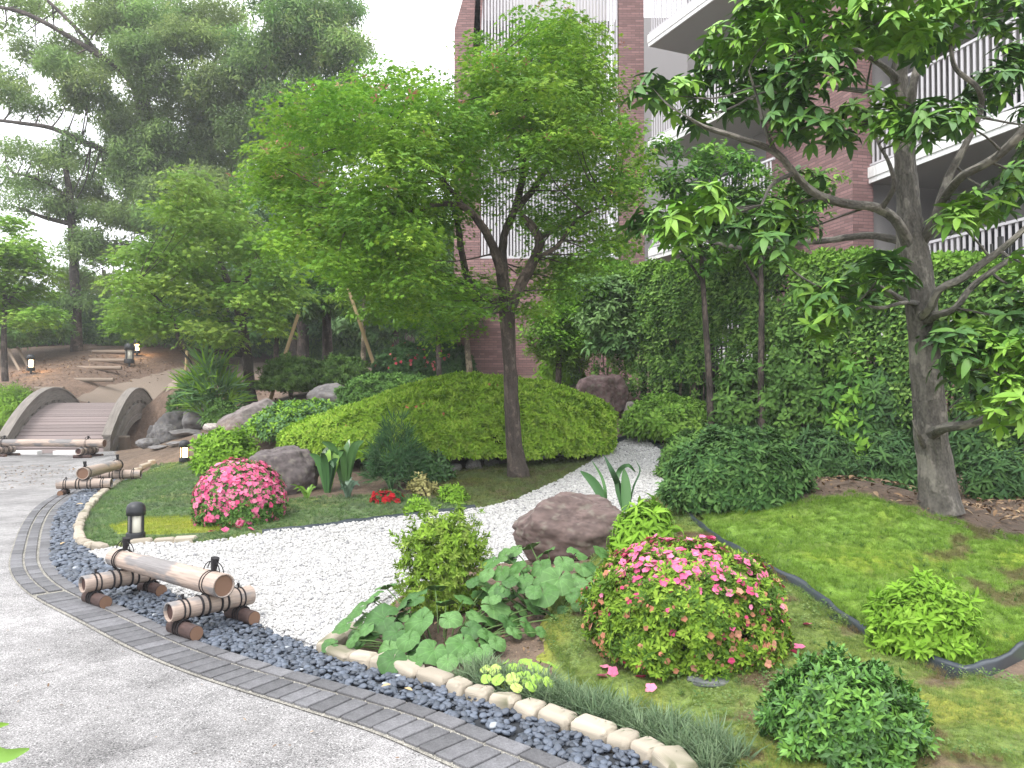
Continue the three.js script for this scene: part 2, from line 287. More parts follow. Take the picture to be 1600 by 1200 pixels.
// ---------------------------------------------------------------- the ground and its layers
{ // bare soil under everything, out to the horizon
  const axis = (a, b, fine0, fine1, fine) => { const o = []; let x = fine0; while (x <= fine1) { o.push(x); x += fine; } let s = fine; for (x = fine1; x < b;) { s *= 1.15; x = Math.min(b, x + s); o.push(x); } s = fine; for (x = fine0; x > a;) { s *= 1.15; x = Math.max(a, x - s); o.unshift(x); } return o; };
  const xs = axis(-300, 300, -16, 9, 0.2), zs = axis(-300, 120, -26, 1, 0.2), pos = [], uv = [], col = [], idx = [];
  for (const z of zs) for (const x of xs) {
    pos.push(x, H(x, z) - 0.014 + 0.014 * fbm(x * 1.3, z * 1.3, 4, 3), z); uv.push(x / 1.3, z / 1.3);
    const n = fbm(x * 0.5, z * 0.5, 1, 4), q = clamp(1 + 0.5 * n, 0.6, 1.5), far = z < -24 && x < -3 ? 1 : 0;
    col.push(q * (1 + 0.15 * far), q * (0.98 + 0.1 * far), q * (0.95 + 0.12 * far));
  }
  const W = xs.length; for (let j = 0; j < zs.length - 1; j++) for (let i = 0; i < W - 1; i++) { const a = j * W + i; idx.push(a, a + W, a + 1, a + 1, a + W, a + W + 1); }
  const g = new THREE.BufferGeometry(); g.setAttribute('position', new THREE.Float32BufferAttribute(pos, 3)); g.setAttribute('uv', new THREE.Float32BufferAttribute(uv, 2)); g.setAttribute('color', new THREE.Float32BufferAttribute(col, 3)); g.setIndex(idx); g.computeVertexNormals();
  tag(part('ground', g, M.soil, scene), null, null, null, 'structure');
}
const B = [[1010, 1250], [900, 1203], [797, 1163], [667, 1113], [533, 1075], [400, 1038], [300, 1003], [200, 957], [130, 925], [97, 902], [82, 880], [80, 850], [84, 820], [95, 797], [115, 778], [145, 762], [190, 745]];
const Bw = toWorld(B);
const resample = (poly, d) => { const c = new THREE.CatmullRomCurve3(poly.map(([x, z]) => V(x, 0, z)), false, 'centripetal'), n = Math.round(c.getLength() / d); return c.getSpacedPoints(n).map((p) => [p.x, p.z]); };
const Bs = resample(Bw, 0.05);
const offs = (line, d) => line.map((p, i) => { const a = line[Math.max(0, i - 3)], b = line[Math.min(line.length - 1, i + 3)], dx = b[0] - a[0], dz = b[1] - a[1], l = Math.hypot(dx, dz); return [p[0] + dz / l * d, p[1] - dx / l * d]; });
// which side is the path? the path lies toward the camera
const sgn = (() => { const p = offs(Bs, 0.3)[60], q = offs(Bs, -0.3)[60]; return p[1] > q[1] ? 1 : -1; })();
const Bout = offs(Bs, sgn * 0.1);
{
  const poly = [...Bout, [-12, -24], [-14.5, -25], [-18, -25], [-30, -16], [-30, 4], [3, 4], [3, -2.2]];
  sheet('path', poly, 0.16, 0.012, M.aggregate, { edge: 0.03, color: (x, z) => { const k = 1 + 0.3 * fbm(x * 0.45, z * 0.45, 2, 5) - 0.22 * smoothstep(fbm(x * 1.1, z * 1.1, 22, 4), 0.12, 0.4) + (z < -12 ? -0.2 * clamp((-z - 12) / 5, 0, 1) * (0.6 + fbm(x, z * 1.5, 5, 2)) : 0); return [k * 1.12, k * 1.1, k * 1.1]; } });
}
{ // paver edging: three rows of dark blocks in a pale mortar bed
  const t = thing('paver_edging', 'curved band of dark grey paving blocks with pale joints bordering the path', 'paving'); t.userData.kind = 'structure';
  const bed = [...offs(Bs, sgn * -0.004), ...offs(Bs, sgn * 0.364).reverse()];
  const g = new GB(), a = offs(Bs, sgn * -0.004), b = offs(Bs, sgn * 0.364);
  for (let i = 0; i < a.length; i++) { g.v(a[i][0], H(...a[i]) + 0.018, a[i][1]); g.v(b[i][0], H(...b[i]) + 0.018, b[i][1]); if (i) g.q(2 * i - 2, 2 * i, 2 * i + 1, 2 * i - 1); }
  const bg = g.geo(); bg.setAttribute('uv', new THREE.Float32BufferAttribute(Array.from({ length: a.length * 2 }, (_, i) => { const p = i & 1 ? b[i >> 1] : a[i >> 1]; return [p[0], p[1]]; }).flat(), 2)); bg.setAttribute('color', new THREE.Float32BufferAttribute(Array(a.length * 6).fill(1), 3));
  part('mortar_bed', bg, M.joint, t);
  const r = rng(21), box = (l, w) => { const q = new RoundedBoxGeometry(l, 0.06, w, 1, 0.006); const uv = q.attributes.uv, p = q.attributes.position; for (let i = 0; i < uv.count; i++) uv.setXY(i, p.getX(i) * 2, p.getZ(i) * 2); return q; };
  const cum = [0]; for (let i = 1; i < Bs.length; i++) cum.push(cum[i - 1] + Math.hypot(Bs[i][0] - Bs[i - 1][0], Bs[i][1] - Bs[i - 1][1]));
  const split = cum[Bs.findIndex((p) => p[0] < G(130, 925).x)]; // past the bend all rows run lengthwise
  const row = (mid, len, wid, from, to) => {
    const L = offs(Bs, sgn * mid), geo = box(len - 0.012, wid), c = [0]; for (let i = 1; i < L.length; i++) c.push(c[i - 1] + Math.hypot(L[i][0] - L[i - 1][0], L[i][1] - L[i - 1][1]));
    const tot = c[c.length - 1]; let i = 0;
    for (let s = len / 2; s < tot - 0.1; s += len) {
      while (c[i + 1] < s) i++;
      if (cum[i] < from || cum[i] > to) continue;
      const k = (s - c[i]) / (c[i + 1] - c[i]), x = lerp(L[i][0], L[i + 1][0], k), z = lerp(L[i][1], L[i + 1][1], k), j0 = L[Math.max(0, i - 3)], j1 = L[Math.min(L.length - 1, i + 4)];
      const m = part('paver', geo, M.paver[Math.floor(r() * 4)], t); m.position.set(x, H(x, z) + 0.002 + (r() - 0.5) * 0.005, z); m.rotation.set((r() - 0.5) * 0.015, -Math.atan2(j1[1] - j0[1], j1[0] - j0[0]) + (r() - 0.5) * 0.02, (r() - 0.5) * 0.015);
    }
  };
  row(0.055, 0.21, 0.1, 0, 1e9); row(0.237, 0.112, 0.21, 0, split); row(0.18, 0.21, 0.1, split, 1e9); row(0.3, 0.21, 0.1, split, 1e9);
}
const S1 = toWorld([[1075, 1225], [1040, 1198], [980, 1170], [900, 1143], [840, 1122], [780, 1105], [700, 1078], [640, 1058], [580, 1042], [520, 1030]]);
const gravelEdge = [[420, 990], [340, 962], [250, 925], [180, 895], [140, 868]];
const S2 = toWorld([[165, 862], [134, 857], [123, 838], [127, 818], [143, 792], [172, 766], [212, 738], [240, 724]]);
const pebblePoly = [...Bs, ...toWorld([[215, 738], [172, 766], [143, 792], [127, 818], [123, 838], [140, 868], [180, 895], [250, 925], [340, 962], [420, 990], [520, 1033], [640, 1063], [780, 1108], [900, 1150], [1040, 1205], [1075, 1235]])];
const gravelPix = [[140, 866], [215, 854], [320, 852], [430, 834], [560, 820], [640, 810], [740, 800], [800, 786], [870, 756], [920, 726], [950, 701], [985, 687], [1010, 690], [1035, 705], [1044, 740], [1042, 768], [990, 800], [900, 860], [760, 880], [640, 910], [550, 985], [515, 1025], ...gravelEdge];
const gravelPoly = toWorld(gravelPix);
const lawnPoly = toWorld([[140, 858], [130, 838], [136, 812], [155, 785], [185, 758], [240, 728], [330, 718], [345, 735], [320, 760], [330, 800], [420, 800], [440, 785], [520, 778], [640, 778], [720, 786], [740, 798], [600, 814], [430, 831], [320, 850], [215, 852]]);
const mossLeft = toWorld([[170, 828], [230, 815], [330, 812], [345, 838], [240, 842], [180, 840]]);
const mossMaple = toWorld([[660, 760], [690, 745], [760, 733], [860, 712], [945, 700], [915, 730], [865, 756], [800, 786], [740, 798], [700, 785]]);
const mossRight = toWorld([[1046, 768], [1120, 782], [1200, 795], [1240, 792], [1350, 776], [1430, 805], [1600, 850], [1750, 870], [1750, 1010], [1600, 1025], [1500, 1052], [1390, 1015], [1310, 965], [1250, 920], [1190, 885], [1120, 845], [1075, 800]]);
const mossFront = toWorld([[985, 800], [1042, 770], [1072, 802], [1118, 848], [1188, 888], [1248, 924], [1308, 969], [1388, 1020], [1480, 1062], [1750, 1075], [1750, 1210], [1150, 1215], [1090, 1190], [1000, 1120], [890, 1070], [850, 1010], [860, 950], [935, 870]]);
sheet('pebble_channel', pebblePoly, 0.06, 0.012, M.pebbleBed, { edge: 0.05 });
{ const m = sheet('gravel_bed', gravelPoly, 0.08, 0.03, M.gravelBed, { edge: 0.08, wob: 0.05, bump: 0.02 }); }
const mossCol = (base, patch, amt) => (x, z) => { const a = smoothstep(fbm(x * 1.6, z * 1.6, 7, 4), 0.05, 0.35) * amt, b = 1 + 0.35 * fbm(x * 4, z * 4, 2, 3), y = smoothstep(fbm(x * 0.8, z * 0.8, 14, 3), -0.1, 0.4); return [0, 1, 2].map((k) => b * lerp(lerp(base[k], base[k] * [1.35, 1.05, 0.7][k], y), patch[k], a)); };
sheet('lawn', lawnPoly, 0.1, 0.035, M.moss, { wob: 0.06, color: mossCol([0.14, 0.21, 0.085], [0.1, 0.13, 0.06], 0.5) });
sheet('moss', mossLeft, 0.07, 0.06, M.moss, { wob: 0.06, color: mossCol([0.27, 0.33, 0.035], [0.24, 0.2, 0.05], 0.5) });
sheet('moss', mossMaple, 0.08, 0.05, M.moss, { wob: 0.1, bump: 0.03, color: mossCol([0.11, 0.15, 0.04], [0.12, 0.09, 0.045], 0.7) });
sheet('moss', mossRight, 0.07, 0.05, M.moss, { wob: 0.1, bump: 0.05, color: (x, z) => mossCol([0.21, 0.35, 0.05], [0.16, 0.14, 0.055], x > 3.1 ? 1 : 0.35)(x, z) });
sheet('moss', mossFront, 0.05, 0.04, M.moss, { wob: 0.12, bump: 0.035, color: (x, z) => mossCol([0.19, 0.26, 0.06], [0.17, 0.125, 0.075], 1)(x, z) });
{ // loose stones
  const r = rng(31), ico = (s, d, f) => { const g = mergeVertices(new THREE.IcosahedronGeometry(1, d).deleteAttribute('uv').deleteAttribute('normal')), p = g.attributes.position; for (let i = 0; i < p.count; i++) { const v = V().fromBufferAttribute(p, i), k = 1 + f * n3(v.x * 1.3 + s, v.y * 1.3, v.z * 1.3); p.setXYZ(i, v.x * k, v.y * k, v.z * k); } g.computeVertexNormals(); return g; };
  const grey = () => { const k = 0.75 + 0.35 * r(); return r() < 0.08 ? C(k * 0.6, k * 0.6, k * 0.62) : C(k, k * 0.99, k * 0.97); };
  const stones = onPoly(gravelPoly, 190000, r, (x, z) => {
    const dd = Math.hypot(x, z); if (r() > (dd < 8.5 ? 1 : 0.5)) return null;
    const s = (dd < 8.5 ? 0.009 : 0.013) * (0.7 + 0.8 * r());
    return [onG(x, z, 0.03 + s * 0.35 + 0.02 * Math.min(1, 1) * fbm(x * 3.5, z * 3.5, 9, 3)), V(r() - 0.5, 1, r() - 0.5).normalize(), V(s * 1.25, s * 0.8, s), grey()];
  });
  tag(scatter('white_gravel', ico(1, 1, 0.35), M.stoneWhite, scene, stones, r), 'stream of white gravel chips flowing between the planted beds', 'gravel');
  const pebs = onPoly(pebblePoly, 170000, r, (x, z) => {
    const dd = Math.hypot(x, z); if (r() > (dd < 7 ? 1 : 0.45)) return null;
    const s = (dd < 7 ? 0.017 : 0.024) * (0.7 + 0.6 * r()), k = 0.55 + 0.9 * r();
    return [onG(x, z, 0.008 + 0.02 * r() + s * 0.4), V((r() - 0.5) * 0.9, 1, (r() - 0.5) * 0.9).normalize(), V(s * 1.3, s * 0.65, s), r() < 0.01 ? C(4, 3.6, 3) : C(k, k, k)];
  });
  tag(scatter('black_pebbles', ico(5, 1, 0.12), M.stoneBlack, scene, pebs, r), 'channel of smooth black pebbles between paving and edging stones', 'pebbles');
}
// edging stones, each a block of its own
function edgingRow(line, len, label, dark, h = 0.1, wid = 0.12) {
  const t = thing('stone_edging', label, 'stone edging'), L = resample(line, 0.01), r = rng(line.length * 7 + 3);
  for (let i = 0; i < L.length - 4;) {
    const l = len * (0.72 + 0.6 * r()), n = Math.max(3, Math.round(l / 0.01)), a = L[i], b = L[Math.min(L.length - 1, i + n)];
    const g = new RoundedBoxGeometry(l * 0.97, h * (0.9 + 0.3 * r()), wid * (0.85 + 0.3 * r()), 4, 0.034), p = g.attributes.position, col = [], s = r() * 50, k0 = 0.85 + 0.3 * r(), moss = dark && r() < dark;
    g.deleteAttribute('uv');
    for (let q = 0; q < p.count; q++) { const x = p.getX(q), y = p.getY(q), z = p.getZ(q), d = 1 + 0.1 * n3(x * 9 + s, y * 9, z * 9) + 0.035 * n3(x * 30 + s, y * 30, z * 30); p.setXYZ(q, x * d, y * d, z * d * (1 + 0.1 * n3(x * 5, s, 2))); const w = k0 * (1 + 0.2 * fbm(x * 22 + s, y * 22, z * 22, 3)), f = moss ? smoothstep(n3(x * 12, y * 12 + s, z * 12), -0.4, 0.4) : 0; col.push(lerp(0.36 * w, 0.15, f), lerp(0.315 * w, 0.145, f), lerp(0.25 * w, 0.09, f)); }
    g.setAttribute('color', new THREE.Float32BufferAttribute(col, 3)); g.computeVertexNormals();
    const m = part('stone', g, M.edging, t), x = (a[0] + b[0]) / 2, z = (a[1] + b[1]) / 2; m.position.set(x, H(x, z) + h * 0.28, z); m.rotation.set((r() - 0.5) * 0.2, -Math.atan2(b[1] - a[1], b[0] - a[0]) + (r() - 0.5) * 0.15, (r() - 0.5) * 0.12);
    i += n + 1;
  }
  return t;
}
edgingRow(S1, 0.17, 'row of rough beige edging stones between the black pebbles and the mondo grass', 0.3);
edgingRow(S2, 0.2, 'curved row of pale edging stones round the left lawn', 0.1, 0.11, 0.11);
edgingRow(toWorld([[205, 854], [240, 852], [270, 850], [305, 848]]), 0.2, 'four pale edging stones behind the near bamboo barrier at the lawn corner', 0.1, 0.1, 0.1);
edgingRow(toWorld([[505, 1022], [530, 1005], [556, 990]]), 0.26, 'short flat grey kerb stones beside the large round leaves on the gravel', 0.9, 0.09, 0.14);
// black plastic lawn edging
function lawnEdging(pix, label, w = 0.075) {
  const L = resample(toWorld(pix), 0.06), r = rng(pix.length), g = new GB();
  const ring = L.map((p, i) => { const a = L[Math.max(0, i - 1)], b = L[Math.min(L.length - 1, i + 1)], dx = b[0] - a[0], dz = b[1] - a[1], l = Math.hypot(dx, dz) || 1, nx = dz / l, nz = -dx / l, s = 0.35 * fbm(i * 0.09, 1, pix.length, 2), y = H(...p); const out = []; for (const [u, v] of [[-w * 0.5, -0.03], [-w * 0.42, 0.05], [0, 0.07], [w * 0.42, 0.05], [w * 0.5, -0.03]]) { const uu = u + v * s; out.push(g.v(p[0] + nx * uu, y + v * (1 + 0.25 * fbm(i * 0.2, 4, 2, 2)), p[1] + nz * uu)); } return out; });
  for (let i = 1; i < ring.length; i++) for (let k = 0; k < 4; k++) g.q(ring[i - 1][k], ring[i - 1][k + 1], ring[i][k + 1], ring[i][k]);
  tag(part('lawn_edging', g.geo(), M.plastic, scene), label, 'lawn edging');
}
lawnEdging([[1043, 766], [1060, 788], [1085, 818], [1118, 846], [1150, 867], [1188, 886], [1218, 905], [1250, 921], [1310, 967], [1345, 992], [1385, 1020]], 'black plastic edging strip running through the moss on the right', 0.045);
lawnEdging([[1385, 1020], [1430, 1036], [1480, 1052], [1510, 1060], [1545, 1050], [1605, 1020], [1660, 1000]], 'low crumpled black edging strip below the lime green shrub', 0.04);
lawnEdging([[1001, 682], [1015, 690], [1032, 703], [1042, 716]], 'short black edging at the far right end of the gravel', 0.08);
lawnEdging([[925, 706], [950, 694], [985, 684]], 'short grey black edging at the far left end of the gravel', 0.1);
lawnEdging([[410, 836], [470, 831], [560, 819], [640, 810], [700, 803], [742, 797]], 'grey plastic edging between white gravel and the clover strip', 0.06);
// ---------------------------------------------------------------- the apartment building
// a box given by two plan points (x, Z), a thickness to the right of a->b, and heights
function wallGeo(a, b, thick, y0, y1, us = 1 / 1.2, vs = 1 / 1.12) {
  const dx = b[0] - a[0], dz = -(b[1] - a[1]), l = Math.hypot(dx, dz), g = new THREE.BoxGeometry(l, y1 - y0, Math.abs(thick)), p = g.attributes.position, n = g.attributes.normal, uv = g.attributes.uv;
  for (let i = 0; i < p.count; i++) { const X = p.getX(i) + l / 2, Y = p.getY(i), Z = p.getZ(i), s = Math.abs(n.getX(i)) > 0.5 ? Z : X; Math.abs(n.getY(i)) > 0.5 ? uv.setXY(i, X * us, Z * vs) : uv.setXY(i, s * us, (Y + (y1 + y0) / 2) * vs); }
  g.translate(l / 2, 0, -Math.abs(thick) / 2); g.rotateY(-Math.atan2(dz, dx)); g.translate(a[0], (y0 + y1) / 2, -a[1]); return g;
}
const onPx = (px, Z) => [(px - 800) / F * Z, Z];
const hY = (py, Z) => P(800, py, Z).y;
{
  const t = thing('apartment_building', 'brick apartment building with pale slatted screens and white edged balconies behind the trees', 'building');
  const Z = 22.6, pl = (p) => onPx(p, Z);
  // stair tower, face on: brick piers, slatted screen, brick base
  const gnd = 0.8;
  { // left pier with its splayed head
    const s = new THREE.Shape(), x0 = pl(709)[0], x1 = pl(750)[0], y = hY(46, Z), top = 16; s.moveTo(x0, gnd); s.lineTo(x1, gnd); s.lineTo(x1, top); s.lineTo(x0 + (top - y) * 0.27, top); s.lineTo(x0, y); s.closePath();
    const g = new THREE.ExtrudeGeometry(s, { depth: 3.4, bevelEnabled: false }), uv = g.attributes.uv, p = g.attributes.position, n = g.attributes.normal;
    for (let i = 0; i < uv.count; i++) uv.setXY(i, (Math.abs(n.getX(i)) > 0.5 ? p.getZ(i) : p.getX(i)) / 1.2, p.getY(i) / 1.12);
    g.translate(0, 0, -Z - 3.4); part('brick_pier', g, M.brick, t);
  }
  part('brick_pier', wallGeo(pl(968), pl(1008), -0.5, gnd, 16), M.brick, t);
  const base = part('brick_wall', wallGeo(pl(750.2), pl(967.8), -0.4, gnd, hY(404, Z)), M.brick, t);
  part('stair_wall', wallGeo([pl(752)[0], Z + 2.6], [pl(967)[0], Z + 2.6], -0.2, gnd, 16), M.plaster, t);
  for (const y of [hY(404, Z), 7.6, 10.45, 13.3]) part('landing', wallGeo([pl(751)[0], Z + 1.6], [pl(966)[0], Z + 1.6], -0.9, y - 0.2, y - 0.02), M.wallGrey, t);
  { // the stair flight behind the screen reads as a dark sloping line
    for (const [y, d] of [[7.6, 1], [10.45, -1], [13.3, 1]]) { const g = new THREE.BoxGeometry(3.0, 0.22, 0.8); g.rotateZ(0.6 * d); g.translate(pl(860)[0], y - 1.4, -Z - 1.15); part('stair_flight', g, M.soffit, t); }
  }
  const frame = part('slatted_screen', wallGeo([pl(750.5)[0], Z + 0.0], [pl(967.5)[0], Z + 0.0], -0.1, hY(404, Z) + 0.002, hY(400, Z)), M.louvre, t);
  const slat = new THREE.BoxGeometry(0.05, 16 - hY(400, Z), 0.11);
  for (let k = 0; k < 43; k++) { const m = part('slat', slat, M.louvre, frame); m.position.set(lerp(pl(753)[0], pl(965)[0], k / 42), (16 + hY(400, Z)) / 2 + 0.002, -Z - 0.07); }
  // middle wing: balconies running toward the camera
  const line = (x0, Z0, slope) => { const l = Math.hypot(slope, 1); return (s, off = 0) => [x0 + (-slope * s - off * -1 * 1) / l * 1 + 0, Z0 - s / l + (off * slope) / l]; };
  const mid = (s, off = 0) => { const u = [0.403, -0.915]; return [3.80 + u[0] * s + 0.915 * off, 22.0 + u[1] * s + 0.403 * off]; };
  const rgt = (s, off = 0) => { const u = [0.257, -0.966], q = 1.13; return [q * (5.62 + u[0] * s + 0.966 * off), q * (17.0 + u[1] * s + 0.257 * off)]; };
  const rf = (y) => 1.6 + (y - 1.6) * 1.13;
  const floors = [2.75, 5.75, 8.75, 11.75, 14.75];
  const balcony = (f, s0, s1, depth, y, rail, bars, thick = 1, name = 'balcony') => {
    const slab = part(name, wallGeo(f(s0, 0.06), f(s1, 0.06), depth, y - 0.26, y), M.soffit, t);
    part('fascia', wallGeo(f(s0 - 0.02, 0), f(s1 + 0.02, 0), 0.057, y - 0.16, y + 0.06), M.fascia, slab); part('fascia', wallGeo(f(s0 - 0.02, 0.02), f(s1 + 0.02, 0.02), 0.037, y - 0.27, y - 0.163), M.fascia, slab);
    part('rail', wallGeo(f(s0, 0.04), f(s1, 0.04), 0.05, y + rail - 0.05, y + rail), M.louvre, slab);
    part('rail', wallGeo(f(s0, 0.045), f(s1, 0.045), 0.04, y + 0.1, y + 0.14), M.louvre, slab);
    if (bars) { const L = Math.hypot(f(s1)[0] - f(s0)[0], f(s1)[1] - f(s0)[1]), n = Math.round(L / bars), a = f(s0), b = f(s1), g = new THREE.BoxGeometry(0.045 * thick, rail - 0.19, 0.018 * thick), ry = Math.atan2(b[0] - a[0], -(b[1] - a[1])) ; for (let k = 1; k < n; k++) { const p = f(lerp(s0, s1, k / n), 0.065), m = part('baluster', g, M.louvre, slab); m.position.set(p[0], y + 0.14 + (rail - 0.19) / 2 + 0.001, -p[1]); m.rotation.y = ry + Math.PI / 2; } }
    return slab;
  };
  for (const y of floors.slice(0, 4)) balcony(mid, 0, 4.9, 1.7, y, 1.25, 0.115);
  part('back_wall', wallGeo(mid(-0.6, 1.78), mid(6.2, 1.78), 0.3, gnd, 16), M.wallGrey, t);
  for (const y of floors.slice(0, 4)) for (const s of [0.5, 2.8]) { const w = part('window', wallGeo(mid(s, 1.72), mid(s + 1.7, 1.72), 0.05, y + 0.05, y + 2.05), M.darkFrame, t); part('pane', wallGeo(mid(s + 0.06, 1.70), mid(s + 0.83, 1.70), 0.015, y + 0.12, y + 1.98), M.windowGlass, w); part('pane', wallGeo(mid(s + 0.87, 1.70), mid(s + 1.64, 1.70), 0.015, y + 0.12, y + 1.98), M.windowGlass, w); }
  part('brick_wall', wallGeo(mid(0, 0.08), mid(5.0, 0.08), 0.25, gnd, floors[0] - 0.3), M.brick, t);
  // right wing: brick bay, then balconies
  part('brick_wall', wallGeo(rgt(-0.25), rgt(2.545), 0.505, gnd, 19), M.brick, t);
  for (const y of floors.slice(0, 4)) balcony((s, o = 0) => rgt(s, o + 0.33), 2.5, 6.6, 2.2, rf(y + 0.1), 1.6, 0.135, 1.15);
  part('back_wall', wallGeo(rgt(2.0, 2.35), rgt(6.6, 2.35), 0.3, gnd, 19), M.soffit, t);
  part('side_wall', wallGeo(rgt(0, 0.52), rgt(2.4, 0.52), 2.0, gnd, 19), M.wallGrey, t);
  part('end_wall', wallGeo(rgt(6.62, 0.3), rgt(6.85, 0.3), 2.6, gnd, 19), M.brick, t);
  for (const y of floors.slice(0, 4)) for (const s of [2.7, 4.7]) { const w = part('window', wallGeo(rgt(s, 2.27), rgt(s + 1.8, 2.27), 0.06, rf(y) + 0.14, rf(y) + 2.2), M.darkFrame, t); part('pane', wallGeo(rgt(s + 0.06, 2.25), rgt(s + 0.88, 2.25), 0.015, rf(y) + 0.2, rf(y) + 2.14), M.windowGlass, w); part('pane', wallGeo(rgt(s + 0.92, 2.25), rgt(s + 1.74, 2.25), 0.015, rf(y) + 0.2, rf(y) + 2.14), M.windowGlass, w); }
  part('brick_wall', wallGeo(rgt(2.56, 0.5), rgt(6.6, 0.5), 0.2, gnd, rf(floors[0]) + 0.5), M.brick, t);
  part('column', wallGeo(rgt(5.5, 0.9), rgt(5.9, 0.9), 0.45, rf(floors[0]), rf(floors[1]) - 0.2), M.plaster, t);
  part('roof', wallGeo(mid(-1, 0), mid(6, 0), 6, 16.2, 16.5), M.soffit, t);
  part('end_wall', wallGeo([9.4, 30], [3.9, 30], -0.4, gnd, 16), M.wallGrey, t);
}
{ // the dark railing fence along the hedge
  const t = thing('picket_fence', 'dark metal picket fence running along the back of the tall hedge', 'fence'), r = rng(5);
  const a = G(1010, 640), b = G(1570, 742); b.x += (b.x - a.x) * 0.3; b.z += (b.z - a.z) * 0.3;
  const n = Math.round(a.distanceTo(b) / 0.13), topY = H(b.x, b.z) + 3.2, g = new THREE.BoxGeometry(0.035, 1, 0.02), dirA = -Math.atan2(b.z - a.z, b.x - a.x);
  for (let k = 0; k <= n; k++) { const p = a.clone().lerp(b, k / n); p.y = H(p.x, p.z); const m = part('picket', g, M.darkFrame, t); const h = topY - p.y + 0.05 + (k % 9 ? 0 : 0.08); m.scale.set(k % 9 ? 1 : 1.9, h, k % 9 ? 1 : 2.2); m.position.set(p.x, p.y + h / 2 - 0.05, p.z - 0.5); m.rotation.y = dirA; }
  for (const y of [0.25, 9]) { const A = a.clone(), Bb = b.clone(); A.y = y > 1 ? topY - 0.2 : H(a.x, a.z) + y; Bb.y = y > 1 ? topY - 0.2 : H(b.x, b.z) + y; const L = A.distanceTo(Bb), q = new THREE.BoxGeometry(L, 0.05, 0.03), m = part('rail', q, M.darkFrame, t); m.position.copy(A).lerp(Bb, 0.5); m.position.z -= 0.525; m.quaternion.setFromUnitVectors(V(1, 0, 0), Bb.clone().sub(A).normalize()); }
}
// ---------------------------------------------------------------- plants
const GEO = {
  maple: [1, 2, 3].map((s) => mapleSprig(s)), mapleFar: [4, 5].map((s) => mapleSprig(s, 13, 0.26, 0.075)),
  azalea: [1, 2].map((s) => sprig(s, 9, 0.034, 0.014, [0.2, 1.1], 0.012, 0.03)),
  azaleaFar: [3, 4].map((s) => sprig(s, 12, 0.06, 0.026, [0.2, 1.2], 0.03, 0.06)),
  box: [5, 6].map((s) => sprig(s, 10, 0.045, 0.019, [0.1, 1.0], 0.02, 0.06, 0.2)),
  hedge: [7, 8].map((s) => sprig(s, 9, 0.085, 0.042, [0.0, 1.0], 0.05, 0.12, 0.3)),
  broad: [9, 10].map((s) => sprig(s, 9, 0.17, 0.075, [-0.5, 0.6], 0.06, 0.14, 0.4)),
  far: [11, 12].map((s) => sprig(s, 26, 0.21, 0.07, [-0.6, 0.8], 0.36, 0.45, 0.35)),
  lance: [13, 14].map((s) => sprig(s, 9, 0.13, 0.028, [-0.1, 1.0], 0.02, 0.1, 0.5, 3)),
  fine: [15, 16].map((s) => tuft(s, 16, 0.22, 0.012, 1.0, 0.4, 2)),
  bamboo: [17, 18].map((s) => sprig(s, 10, 0.15, 0.024, [-0.4, 0.6], 0.08, 0.15, 0.35)),
};
const upish = (n, r, k = 0.6, j = 0.7) => V(n.x + (r() - 0.5) * j, n.y + k + (r() - 0.5) * j, n.z + (r() - 0.5) * j).normalize();
const PAL = {
  maple: [[0.205, 0.38, 0.04], [0.165, 0.33, 0.035], [0.255, 0.42, 0.045], [0.13, 0.275, 0.035]],
  mapleRear: [[0.2, 0.35, 0.05], [0.17, 0.31, 0.045], [0.25, 0.39, 0.06]],
  lime: [[0.2, 0.38, 0.035], [0.17, 0.33, 0.03], [0.24, 0.42, 0.05]],
  mid: [[0.1, 0.205, 0.045], [0.08, 0.17, 0.04], [0.135, 0.26, 0.055]],
  dark: [[0.065, 0.14, 0.045], [0.05, 0.115, 0.04], [0.085, 0.175, 0.05]],
  conifer: [[0.205, 0.315, 0.085], [0.165, 0.265, 0.07], [0.26, 0.37, 0.105]],
  pale: [[0.13, 0.25, 0.1], [0.1, 0.21, 0.07], [0.16, 0.29, 0.11]],
  loquat: [[0.1, 0.23, 0.04], [0.08, 0.19, 0.04], [0.14, 0.3, 0.04], [0.2, 0.39, 0.05]],
};
